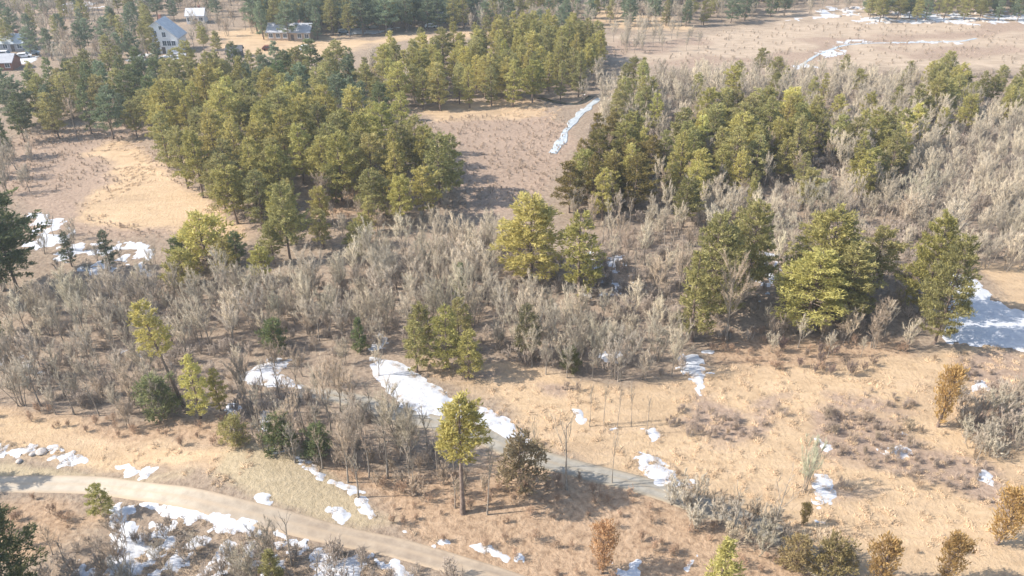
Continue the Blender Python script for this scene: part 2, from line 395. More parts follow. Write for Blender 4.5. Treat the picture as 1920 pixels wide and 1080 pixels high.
STRAW = [[(780, 685), (1000, 695), (1200, 735), (1350, 675), (1500, 690), (1700, 675), (1920, 640), (1990, 820), (1990, 1120), (1660, 1120), (1560, 1030), (1440, 985), (1210, 915), (1010, 850), (900, 760)],
         [(-60, 765), (60, 770), (180, 800), (280, 830), (430, 860), (400, 900), (250, 872), (150, 850), (-60, 828)],
         [(170, 280), (260, 255), (300, 330), (400, 380), (480, 440), (400, 445), (300, 430), (150, 405), (160, 375), (250, 340)],
         [(770, 205), (900, 190), (1000, 184), (1055, 205), (1040, 225), (900, 215), (790, 225)],
         [(410, 60), (500, 50), (640, 80), (900, 55), (1000, 50), (980, 72), (700, 85), (560, 108), (420, 92)],
         [(1830, 505), (1940, 500), (1960, 590), (1900, 580)], [(1090, 18), (1140, 15), (1300, 50), (1250, 62), (1130, 42)]]
MARSH = [[(0, 260), (120, 240), (270, 240), (330, 330), (480, 420), (330, 450), (150, 440), (40, 420), (0, 330)],
         [(760, 210), (1000, 190), (1070, 220), (1040, 350), (900, 400), (840, 390), (850, 290)],
         [(1550, 770), (1700, 780), (1740, 850), (1850, 880), (1900, 960), (1780, 930), (1640, 880), (1530, 860)],
         [(30, 20), (140, 20), (130, 55), (40, 50)], [(1480, 75), (1920, 55), (1920, 95), (1500, 120), (1330, 110)],
         [(1300, 745), (1380, 800), (1330, 830), (1240, 800)], [(990, 725), (1100, 730), (1060, 750), (1000, 745)]]
RUST = [[(600, 870), (830, 880), (1100, 890), (1300, 960), (1480, 1030), (1600, 1120), (1000, 1120), (740, 1000), (690, 920)],
        [(-60, 930), (150, 930), (220, 960), (160, 1020), (60, 1060), (-60, 1060)], [(560, 280), (720, 300), (720, 400), (600, 420)],
        [(1320, 620), (1500, 630), (1700, 650), (1700, 680), (1500, 700), (1330, 680)], [(-60, 755), (250, 790), (430, 790), (430, 840), (250, 830), (-60, 790)]]
PALE = [[(1120, 110), (1180, 70), (1300, 70), (1450, 45), (1620, 45), (1920, 45), (1960, 120), (1700, 125), (1500, 130), (1330, 130), (1250, 120)],
        [(1450, 30), (1600, 10), (1960, 30), (1960, 60), (1600, 60)]]
GREEN = [[(400, 850), (440, 838), (570, 842), (640, 900), (700, 975), (640, 985), (480, 945), (380, 915)], [(30, 862), (210, 875), (330, 905), (0, 895), (-60, 890)]]
HOLLOW_AND_SHADOW = [[(1330, 118), (1480, 92), (1560, 70), (1750, 66), (1920, 38), (1960, 40), (1960, 52), (1800, 78), (1600, 84), (1480, 126)], [(1130, 95), (1200, 80), (1330, 75), (1330, 88), (1200, 100), (1130, 120)],
          [(1200, 118), (1330, 104), (1460, 108), (1300, 128)], [(1650, 92), (1900, 84), (1940, 96), (1700, 108)], MARSH[2], [(1560, 735), (1680, 735), (1730, 768), (1580, 768)], [(1290, 750), (1390, 790), (1400, 825), (1330, 835), (1240, 800)], [(990, 725), (1100, 730), (1060, 750), (1000, 745)],
          [(1560, 905), (1640, 915), (1600, 930)], [(1450, 760), (1500, 750), (1420, 830), (1390, 820)], [(1780, 680), (1930, 660), (1960, 700), (1930, 850), (1810, 800)], [(830, 700), (900, 705), (880, 720), (830, 712)]]  # small triangle first here paints the willow clump's shadow into the ground colour
gv = np.stack([GX, GY, GZ], -1).reshape(-1, 3)
ny, nx = GX.shape; i0 = (np.arange(ny - 1)[:, None] * nx + np.arange(nx - 1)[None]).ravel()
gm = mesh('ground', gv, np.stack([i0, i0 + 1, i0 + nx + 1, i0 + nx], 1).astype(np.int32), M['ground'])
for nm, pl, sf in (('straw', STRAW, 3), ('marsh', MARSH, 5), ('rust', RUST, 3), ('pale', PALE, 8), ('green', GREEN, 2), ('hollow', HOLLOW_AND_SHADOW, 2.5)):  # the hollow weight also carries the willow's painted shadow
    a = gm.attributes.new(nm, 'FLOAT', 'POINT'); a.data.foreach_set('value', weight(pl, sf).astype(np.float32).ravel())
gm.polygons.foreach_set('use_smooth', np.ones(len(gm.polygons), bool))
tag(link('ground', gm), 'brown and straw coloured late winter land under everything', 'ground', None, 'structure')

def ribbon(name, pts, width, mat, label, cat, lift=.07, wob=.10):
    W = [np.array(at(a, b)[:2]) for a, b in pts]; S = []
    for i in range(len(W) - 1):
        p0, p1, p2, p3 = W[max(i - 1, 0)], W[i], W[i + 1], W[min(i + 2, len(W) - 1)]; n = max(2, int(np.linalg.norm(p2 - p1) / .7))
        for k in range(n):
            t = k / n; S.append(.5 * (2 * p1 + (p2 - p0) * t + (2 * p0 - 5 * p1 + 4 * p2 - p3) * t * t + (3 * p1 - p0 - 3 * p2 + p3) * t ** 3))
    S.append(W[-1]); S = np.array(S); d = np.gradient(S, axis=0); d /= np.linalg.norm(d, axis=1)[:, None]; nrm = np.stack([-d[:, 1], d[:, 0]], 1)
    V = []; cs = np.array([-1.15, -1, -.8, -.5, -.25, 0, .25, .5, .8, 1, 1.15]); cz = np.array([-.3, 0, .0, -.04, .0, .04, .0, -.04, .0, 0, -.3])
    for i, p in enumerate(S):
        for c, z in zip(cs, cz):
            ww = width / 2 * (1 + wob * (vnoise(p[0] + (5 if c > 0 else 0), p[1], 3.5, 4) - .5) * 2)
            q = p + nrm[i] * c * ww; V.append((q[0], q[1], float(T(q[0], q[1])) + z + lift))
    k = len(cs); F = [(i * k + j, i * k + j + 1, (i + 1) * k + j + 1, (i + 1) * k + j) for i in range(len(S) - 1) for j in range(k - 1)]
    me = mesh(name, V, F, mat); a = me.attributes.new('along', 'FLOAT', 'POINT'); a.data.foreach_set('value', np.repeat(np.linspace(0, 1, len(S)), k).astype(np.float32))
    a = me.attributes.new('across', 'FLOAT', 'POINT'); a.data.foreach_set('value', np.tile(np.abs(cs), len(S)).astype(np.float32))
    me.polygons.foreach_set('use_smooth', np.ones(len(me.polygons), bool))
    return tag(link(name, me), label, cat, None, 'structure'), S
_, ROADLINE = ribbon('gravel_road', [(-220, 915), (-60, 910), (60, 908), (190, 911), (310, 927), (430, 953), (560, 985), (700, 1018), (820, 1048), (940, 1085), (1060, 1130)], 2.4, M['road'], 'pale gravel road curving past the cleared mound', 'road')
_, TRACKLINE = ribbon('grassy_track_path', [(560, 735), (640, 745), (760, 780), (880, 808), (980, 850), (1080, 880), (1180, 903), (1250, 925), (1330, 952), (1420, 985), (1500, 1030), (1560, 1085), (1600, 1130)], 3.0, M['track'], 'grey grassy track along the edge of the straw field', 'path')
ribbon('marsh_stream', [(1122, 184), (1112, 192), (1096, 208), (1084, 220), (1066, 238), (1056, 260), (1042, 276), (1036, 288)], 2.0, M['ice'], 'narrow frozen stream winding through the middle marsh', 'stream', .09, .75)
ribbon('dark_water_channel', [(1010, 183), (1045, 192), (1085, 194), (1110, 180)], 2.0, M['water'], 'thin dark open water channel behind the marsh', 'channel', .06)
ribbon('far_marsh_channel', [(1500, 125), (1540, 100), (1600, 83), (1700, 80), (1800, 77), (1830, 72)], 1.0, M['ice'], 'far icy channel crossing the pale marsh', 'channel', .08, .8)

# ------------------------------------------------------------------ melting snow
SNOW = [  # polygon, how broken (0 solid .. 1 scattered), label
    ([(698, 672), (735, 678), (775, 700), (812, 722), (842, 742), (836, 776), (800, 782), (762, 765), (735, 735), (705, 705)], .1, 'broad white snow bank beside the grey track'),
    ([(850, 752), (905, 768), (965, 796), (992, 832), (950, 825), (890, 792), (855, 778)], .1, 'long snow bank right of the lone pine by track'),
    ([(445, 712), (480, 690), (505, 674), (540, 676), (522, 700), (575, 728), (500, 724)], .15, 'snow patch in the clearing among grey scrub'),
    ([(1272, 664), (1330, 660), (1338, 688), (1312, 740), (1296, 715), (1268, 692)], .2, 'snow patch at the thicket edge above the field'),
    ([(1790, 512), (1825, 522), (1860, 562), (1930, 592), (1990, 600), (1990, 660), (1880, 652), (1775, 642), (1785, 570)], .0, 'large smooth snowfield at the right edge'),
    ([(1178, 845), (1235, 858), (1312, 908), (1300, 918), (1235, 908), (1195, 880)], .2, 'oval snow bank on the field beside the track'),
    ([(1518, 890), (1556, 893), (1562, 930), (1530, 940)], .1, 'small bright snow patch behind the willow clump'),
    ([(1520, 945), (1562, 940), (1558, 975), (1522, 980)], .6, 'broken snow patch below the willow clump'),
    ([(1524, 822), (1540, 824), (1566, 848), (1552, 852)], .3, 'thin snow streak in the brown hollow'),
    ([(1640, 845), (1675, 832), (1700, 840), (1730, 862), (1700, 870)], .4, 'ragged snow patch in the middle of the hollow'),
    ([(1662, 795), (1680, 800), (1702, 815), (1690, 820)], .3, 'tiny snow streak at the top of the hollow'),
    ([(1815, 870), (1850, 880), (1890, 915), (1925, 960), (1900, 955), (1860, 915), (1825, 895)], .4, 'snow lying in the ditch near the right edge'),
    ([(1205, 802), (1235, 800), (1248, 828), (1222, 832)], .3, 'small snow patch by the row of bare saplings'),
    ([(1125, 795), (1160, 795), (1172, 812), (1135, 818)], .4, 'small snow patch left of the bare saplings'),
    ([(1078, 768), (1098, 770), (1102, 792), (1082, 796)], .2, 'small round snow patch behind the forked bare tree'),
    ([(-40, 826), (60, 828), (95, 845), (40, 856), (-40, 852)], .5, 'thin broken snow at the left above the road'),
    ([(90, 838), (140, 843), (162, 866), (120, 874), (92, 860)], .2, 'bright snow patch on the left verge of the field'),
    ([(200, 868), (245, 872), (285, 884), (274, 898), (232, 894)], .2, 'bright snow patch touching the road verge'),
    ([(558, 860), (590, 868), (612, 890), (604, 902), (572, 882)], .35, 'snow streak at the back of the mound'),
    ([(622, 902), (640, 906), (680, 928), (706, 968), (694, 972), (668, 935)], .15, 'curved snow line along the mound foot'),
    ([(616, 956), (640, 955), (656, 966), (642, 980), (624, 972)], .1, 'small snow spot on the mound by the road'),
    ([(484, 930), (502, 930), (508, 938), (490, 942)], .1, 'tiny snow spot on the side of the mound'),
    ([(270, 942), (330, 950), (480, 982), (486, 1004), (400, 990), (310, 966)], .12, 'long snow strip below the gravel road'),
    ([(205, 955), (250, 942), (262, 1000), (262, 1100), (190, 1100), (215, 1010)], .2, 'tall snow patch below the young roadside pine'),
    ([(265, 968), (420, 1000), (600, 1020), (620, 1100), (110, 1100), (150, 1050), (260, 1050)], .60, 'patchy snow under thin scrub at the bottom'),
    ([(590, 1036), (660, 1036), (765, 1060), (780, 1110), (590, 1110)], .25, 'snow bank below the road at the bottom edge'),
    ([(505, 990), (545, 990), (548, 1020), (520, 1022)], .4, 'snow scrap between road and bottom thicket'),
    ([(752, 992), (800, 1002), (836, 1016), (822, 1028), (765, 1010)], .4, 'broken snow on the upper road verge'),
    ([(878, 1022), (930, 1025), (998, 1050), (985, 1068), (930, 1050)], .4, 'ragged snow strip along the road at the bottom'),
    ([(1150, 1048), (1205, 1038), (1200, 1090), (1150, 1100)], .45, 'snow patch in the rusty brush at the bottom'),
    ([(1275, 1048), (1300, 1050), (1320, 1090), (1280, 1090)], .4, 'snow scrap left of the bottom pine'),
    ([(1095, 470), (1180, 472), (1210, 545), (1100, 555)], .72, 'mottled snow in the gap between the big pines'),
    ([(1400, 462), (1468, 466), (1470, 560), (1400, 570)], .68, 'mottled snow in the shade of the tall dark pine'),
    ([(40, 392), (120, 400), (150, 450), (210, 445), (295, 455), (290, 515), (150, 515), (50, 460)], .5, 'bluish snow and ice at the marsh corner'),
    ([(1470, 40), (1560, 5), (1700, 22), (1960, 20), (1960, 46), (1650, 46), (1540, 36)], .60, 'broken snow over the far rubble ground'),
    ([(1488, 125), (1540, 98), (1590, 84), (1592, 98), (1540, 118), (1500, 136)], .55, 'snow on the far marsh channel'),
    ([(1560, 76), (1800, 74), (1802, 82), (1560, 84)], .62, 'thin snow line across the far marsh'),
    ([(230, 658), (285, 664), (280, 676), (235, 672)], .5, 'snow scrap in the grey thicket at left'),
    ([(1125, 655), (1165, 655), (1165, 685), (1130, 680)], .5, 'snow scrap inside the thicket above the field'),
    ([(698, 625), (722, 628), (722, 655), (700, 655)], .4, 'snow scrap beside the small dark spruce'),
    ([(415, 752), (450, 752), (450, 778), (420, 778)], .4, 'snow scrap under the young roadside pines'),
    ([(1815, 712), (1850, 715), (1850, 745), (1818, 745)], .6, 'snow scraps by the right edge scrub'),
    ([(0, 660), (60, 668), (70, 700), (0, 700)], .68, 'snow scraps in the scrub at the left edge'),
    ([(1092, 196), (1122, 192), (1112, 208), (1085, 222), (1078, 214)], .45, 'snow on the frozen bend of the stream'),
    ([(585, 150), (612, 148), (612, 168), (588, 170)], .2, 'small snow opening among the back pines'),
    ([(400, 225), (435, 228), (432, 245), (402, 245)], .5, 'faint snow opening in the knoll grove'),
    ([(740, 740), (790, 745), (790, 775), (745, 770)], .55, 'thin snow under bare stems by the track'),
    ([(-20, 96), (70, 100), (75, 122), (-20, 128)], .55, 'thin snow around the upper left cottage'),
    ([(90, 6), (180, 2), (190, 14), (110, 20)], .6, 'thin snow in the top left woods'),
    ([(250, 100), (350, 100), (340, 112), (240, 114)], .55, 'thin snow in front of the saltbox house'),
    ([(640, 52), (740, 48), (760, 58), (650, 66)], .55, 'thin snow beside the low garage'),
    ([(488, 772), (503, 772), (505, 805), (490, 806)], .0, 'narrow pale snow strip behind the dark shaggy evergreen'),
    ([(480, 832), (520, 838), (560, 846), (520, 850)], .3, 'thin snow rim on top of the mound'),
]
for k, (P, brk, label) in enumerate(SNOW):
    W = [tuple(p) for p in wpoly(P)]; A = np.array(W); lo = A.min(0) - 1.5; hi = A.max(0) + 1.5
    st = max(.2, min(.8, (hi[1]) / 330.0)); gx, gy = np.meshgrid(np.arange(lo[0], hi[0], st), np.arange(lo[1], hi[1], st))
    sc_ = max(1.0, hi[1] / 90.0)
    d = np.minimum(sdist(gx, gy, W), 1.6 * sc_) + ((fbm(gx, gy, 2.4 * sc_, 40 + k, 3) - .5) * 2.2 + (fbm(gx, gy, .8 * sc_, 60 + k, 2) - .55) * 1.7) * sc_ * ((.6 if brk > .16 else .25) + brk) + (-.25 if brk > .28 else .3 if brk <= .16 else 0) * sc_
    m_ = (fbm(gx, gy, (2.6 - 2.2 * brk) * sc_, 90 + k, 3) - (.22 + .46 * brk)) * 6
    f = np.minimum(d, m_) if brk > .11 else d
    f = np.minimum(f, np.minimum(f, 2.5) * 1.1 + (fbm(gx, gy, .75 * sc_, 140 + k, 2) - .45) * 3.0)
    hz = np.clip(f * .16 / sc_, -.12, .16 + .05 * fbm(gx, gy, 1.5, k)); z = T(gx, gy) + hz + .015
    keep = f > -.6; ny_, nx_ = gx.shape; ii = (np.arange(ny_ - 1)[:, None] * nx_ + np.arange(nx_ - 1)[None]).ravel()
    kf = keep.ravel(); q = np.stack([ii, ii + 1, ii + nx_ + 1, ii + nx_], 1); q = q[kf[q].all(1)]
    if not len(q): continue
    u, inv = np.unique(q, return_inverse=True); V = np.stack([gx, gy, z], -1).reshape(-1, 3)[u]
    me = mesh('melting_snow', V, inv.reshape(-1, 4).astype(np.int32), M['snow']); me.polygons.foreach_set('use_smooth', np.ones(len(me.polygons), bool))
    tag(link('melting_snow', me), label, 'snow', 'patches of melting snow', 'stuff')

# ------------------------------------------------------------------ houses, sheds, cars
def boxv(c, s):
    x, y, z = c; a, b, h = s[0] / 2, s[1] / 2, s[2]
    return [(x - a, y - b, z), (x + a, y - b, z), (x + a, y + b, z), (x - a, y + b, z), (x - a, y - b, z + h), (x + a, y - b, z + h), (x + a, y + b, z + h), (x - a, y + b, z + h)]
BF = [(0, 3, 2, 1), (4, 5, 6, 7), (0, 1, 5, 4), (1, 2, 6, 5), (2, 3, 7, 6), (3, 0, 4, 7)]
def box(name, c, s, mat, parent): return link(name, mesh(name, boxv(c, s), BF, mat), parent)
def prism(name, prof, y0, y1, mat, parent):
    n = len(prof); V = [(x, y0, z) for x, z in prof] + [(x, y1, z) for x, z in prof]
    F = [tuple(range(n)), tuple(range(2 * n - 1, n - 1, -1))] + [(i, (i + n), (i + 1) % n + n, (i + 1) % n) for i in range(n)]
    return link(name, mesh(name, V, F, mat), parent)
def prism_x(name, prof, x0, x1, mat, parent):
    n = len(prof); V = [(x0, y, z) for y, z in prof] + [(x1, y, z) for y, z in prof]
    F = [tuple(range(n - 1, -1, -1)), tuple(range(n, 2 * n))] + [(i, (i + 1) % n, (i + 1) % n + n, i + n) for i in range(n)]
    return link(name, mesh(name, V, F, mat), parent)
def window(root, x, y, z, ww, hh):
    f = box('window', (x, y - .05, z), (ww + .24, .1, hh + .24), M['white'], root)
    box('pane', (x - ww / 4 - .02, y - .115, z + .12), (ww / 2 - .05, .03, hh), M['glass'], f)
    box('pane', (x + ww / 4 + .02, y - .115, z + .12), (ww / 2 - .05, .03, hh), M['glass'], f)
    box('sill', (x, y - .15, z - .06), (ww + .4, .14, .055), M['white'], f)
def long_house(name, px, py, rz, lx, ly, wall_h, roof_h, wall, roof, label, wins=4, chimney=True, cat='house'):
    x, y, z = at(px, py); r = empty(name, (x, y, z - .1), rz)
    box('wall', (0, 0, 0), (lx, ly, wall_h), wall, r)
    for s in (-1, 1):
        prism_x('gable', [(-ly / 2, wall_h + .002), (ly / 2, wall_h + .002), (0, wall_h + roof_h - .2)], s * (lx / 2 - .12) - .1, s * (lx / 2 - .12) + .1, wall, r)
        e = .45; k = roof_h / (ly / 2)
        pr = [(s * (ly / 2 + e), wall_h - e * k + .03), (0.01 * s, wall_h + roof_h + .03), (0.01 * s, wall_h + roof_h + .25), (s * (ly / 2 + e), wall_h - e * k + .25)]
        if s < 0: pr = pr[::-1]
        rf = prism_x('roof', pr, -lx / 2 - .4, lx / 2 + .4, roof, r)
    if chimney:
        c = box('chimney', (lx * .2, .5, wall_h + roof_h * .4), (.8, .8, roof_h * .6 + 1.1), M['red'], r)
    for i in range(wins):
        wx = -lx / 2 + lx * (i + .5) / wins
        if i == wins // 2:
            d = box('door', (wx, -ly / 2 - .04, .12), (1.1, .08, 2.1), M['door'], r); box('handle', (wx + .4, -ly / 2 - .12, 1.1), (.06, .08, .12), M['paint_w'], d)
        else: window(r, wx, -ly / 2, 1.0, 1.3, 1.3)
    box('foundation', (0, 0, -.3), (lx + .1, ly + .1, .42), M['rock'], r)
    tag(r, label, cat)
    return r
# tall white saltbox house
x, y, z = at(322, 95); H1 = empty('saltbox_house', (x, y, z - .1), .02)
prism('wall', [(-4.1, 0), (4.1, 0), (4.1, 5.2), (-1.6, 10.2), (-4.1, 8.6)], -4, 4, M['white'], H1)
rf = prism('roof', [(-1.6, 10.22), (-1.6, 10.5), (4.7, 5.1), (4.7, 4.72)][::-1], -4.4, 4.4, M['snow'], H1)
prism('roof', [(-4.6, 8.3), (-4.6, 8.58), (-1.62, 10.5), (-1.62, 10.22)], -4.4, 4.4, M['snow'], H1)
box('chimney', (-2.2, 1.5, 9.2), (.8, .8, 2.2), M['red'], rf)
for wx, wz, a, b in ((-2.7, 5.6, 1.1, 1.7), (-2.7, 1.4, 1.1, 1.7), (.1, 5.3, 1.1, 1.5), (-.6, 7.7, .9, 1.1)): window(H1, wx, -4, wz, a, b)
for i in range(3): window(H1, -.2 + i * 1.45, -4, 2.6, 1.2, 1.5)
d = box('door', (-.9, -4.04, .1), (1.1, .08, 2.1), M['door'], H1); box('handle', (-.5, -4.12, 1.1), (.06, .08, .12), M['paint_w'], d)
pc = box('porch', (2.2, -5.0, .05), (3.6, 1.9, .5), M['grey'], H1); box('step', (2.2, -6.2, .02), (1.5, .5, .25), M['grey'], pc)
tag(H1, 'tall white saltbox house with snowy roof above the back pines', 'house')
long_house('small_house', 371, 42, .1, 6.5, 6, 3.2, 2.0, M['white'], M['snow'], 'small white house with snow on its roof behind the saltbox', 3)
long_house('ranch_house', 548, 72, -.05, 15, 7, 3.0, 2.2, M['tan'], M['grey'], 'long tan ranch house under dark pines beside the far field', 6)
long_house('garage', 660, 42, .05, 7, 6, 2.7, 1.4, M['grey'], M['snow'], 'low garage with white roof at the edge of the far field', 3, False, 'garage')
long_house('ranch_house', 838, 40, .0, 14, 7.5, 2.8, 1.9, M['grey'], M['snow'], 'wide low house with bright white roof beside dark pines', 5)
long_house('shed', 442, 106, .15, 4.6, 3.4, 2.3, 1.2, M['dark'], M['dark'], 'small dark shed at the near side of the far field', 2, False, 'shed')
long_house('cottage', 28, 92, .1, 9, 7, 2.8, 2.2, M['grey'], M['ice'], 'grey cottage with pale blue roof at the upper left', 4)
long_house('barn', 8, 128, .1, 8, 6, 2.6, 1.8, M['red'], M['grey'], 'small red barn at the left edge by parked cars', 3, False, 'barn')
def car(px, py, rz, paint, label, tall=0.0):
    x, y, z = at(px, py); r = empty('parked_car', (x, y, z), rz)
    prism('body', [(-2.2, .35), (2.2, .35), (2.25, .75), (1.3, .95), (.6, 1.5 + tall), (-1.5, 1.5 + tall), (-2.2, .95)], -.88, .88, paint, r)
    prism('windshield', [(1.28, .99), (1.32, 1.0), (.66, 1.47 + tall), (.62, 1.46 + tall)], -.78, .78, M['glass'], r)
    for s in (-1, 1):
        box('side_window', (-.4, s * .89, .98), (1.7, .03, .42 + tall), M['glass'], r)
        box('headlight', (2.22, s * .6, .6), (.08, .35, .14), M['white'], r)
        for wx in (-1.4, 1.4):
            V = []; n = 12
            for yy in (s * .72, s * .93): V += [(wx + .34 * math.cos(2 * math.pi * i / n), yy, .34 + .34 * math.sin(2 * math.pi * i / n)) for i in range(n)]
            F = [tuple(range(n)), tuple(range(2 * n - 1, n - 1, -1))] + [(i, i + n, (i + 1) % n + n, (i + 1) % n) for i in range(n)]
            link('wheel', mesh('wheel', V, F, M['tyre']), r)
    tag(r, label, 'car', 'cars parked by the far houses')
car(505, 94, .1, M['paint_r'], 'maroon car parked on the far straw field'); car(575, 96, .3, M['paint_w'], 'white van parked on the far field near the pines', .5)
car(46, 108, .4, M['paint_w'], 'white car parked beside the cottage at upper left'); car(62, 102, .2, M['paint_b'], 'blue grey car parked near the upper left cottage')
car(12, 106, .1, M['paint_w'], 'white car at the left edge below the cottage', .4)
car(645, 62, .1, M['paint_b'], 'blue grey car in front of the low garage'); car(808, 52, 0, M['paint_w'], 'white car on the drive before the wide white roof')

# ------------------------------------------------------------------ trees
YEL, OLI, DRK, BLU = (.45, .405, .145), (.355, .33, .14), (.17, .20, .095), (.22, .265, .17)
ORG, PALE_TW, GREY_TW, BROWN_TW = (.44, .285, .12), (.48, .41, .305), (.385, .33, .255), (.385, .30, .22)
HUE = {YEL: 'yellow-olive', OLI: 'olive', DRK: 'dark green', BLU: 'blue-green', ORG: 'rust-orange', PALE_TW: 'pale', GREY_TW: 'grey', BROWN_TW: 'brown'}
def jitter(c, a=.12):
    k = 1 + rng.normal(0, a); q = .022 if c[2] < .16 else .015
    return tuple(float(max(.01, v * k * (1 + rng.normal(0, q)))) for v in c)
def spawn(name, pair, loc, s, rz, color, label, cat, group=None, sxy=1.0, tilt=(0, 0)):
    r = empty(name, loc); r.rotation_euler = (tilt[0], tilt[1], rz); r.scale = (s * sxy, s * sxy, s)
    t = link('trunk', pair[0], r); c = link('crown', pair[1], r); c.color = (*color, 1); t.color = (*color, 1)
    return tag(r, label, cat, group)
def poisson(W, gap, n_try=None, seed=0):
    r = np.random.default_rng(seed); A = np.array(W); lo, hi = A.min(0), A.max(0)
    area = (hi - lo).prod(); n = int(area / gap ** 2 * 6) if n_try is None else n_try
    c = lo + (hi - lo) * r.uniform(0, 1, (n, 2)); c = c[inpoly(c[:, 0], c[:, 1], W)]
    cell = {}; out = []
    for p in c:
        k = (int(p[0] // gap), int(p[1] // gap)); ok = True
        for a in (-1, 0, 1):
            for b in (-1, 0, 1):
                for q in cell.get((k[0] + a, k[1] + b), ()):
                    if (q[0] - p[0]) ** 2 + (q[1] - p[1]) ** 2 < gap * gap: ok = False; break
                if not ok: break
            if not ok: break
        if ok: cell.setdefault(k, []).append(p); out.append(p)
    return np.array(out)

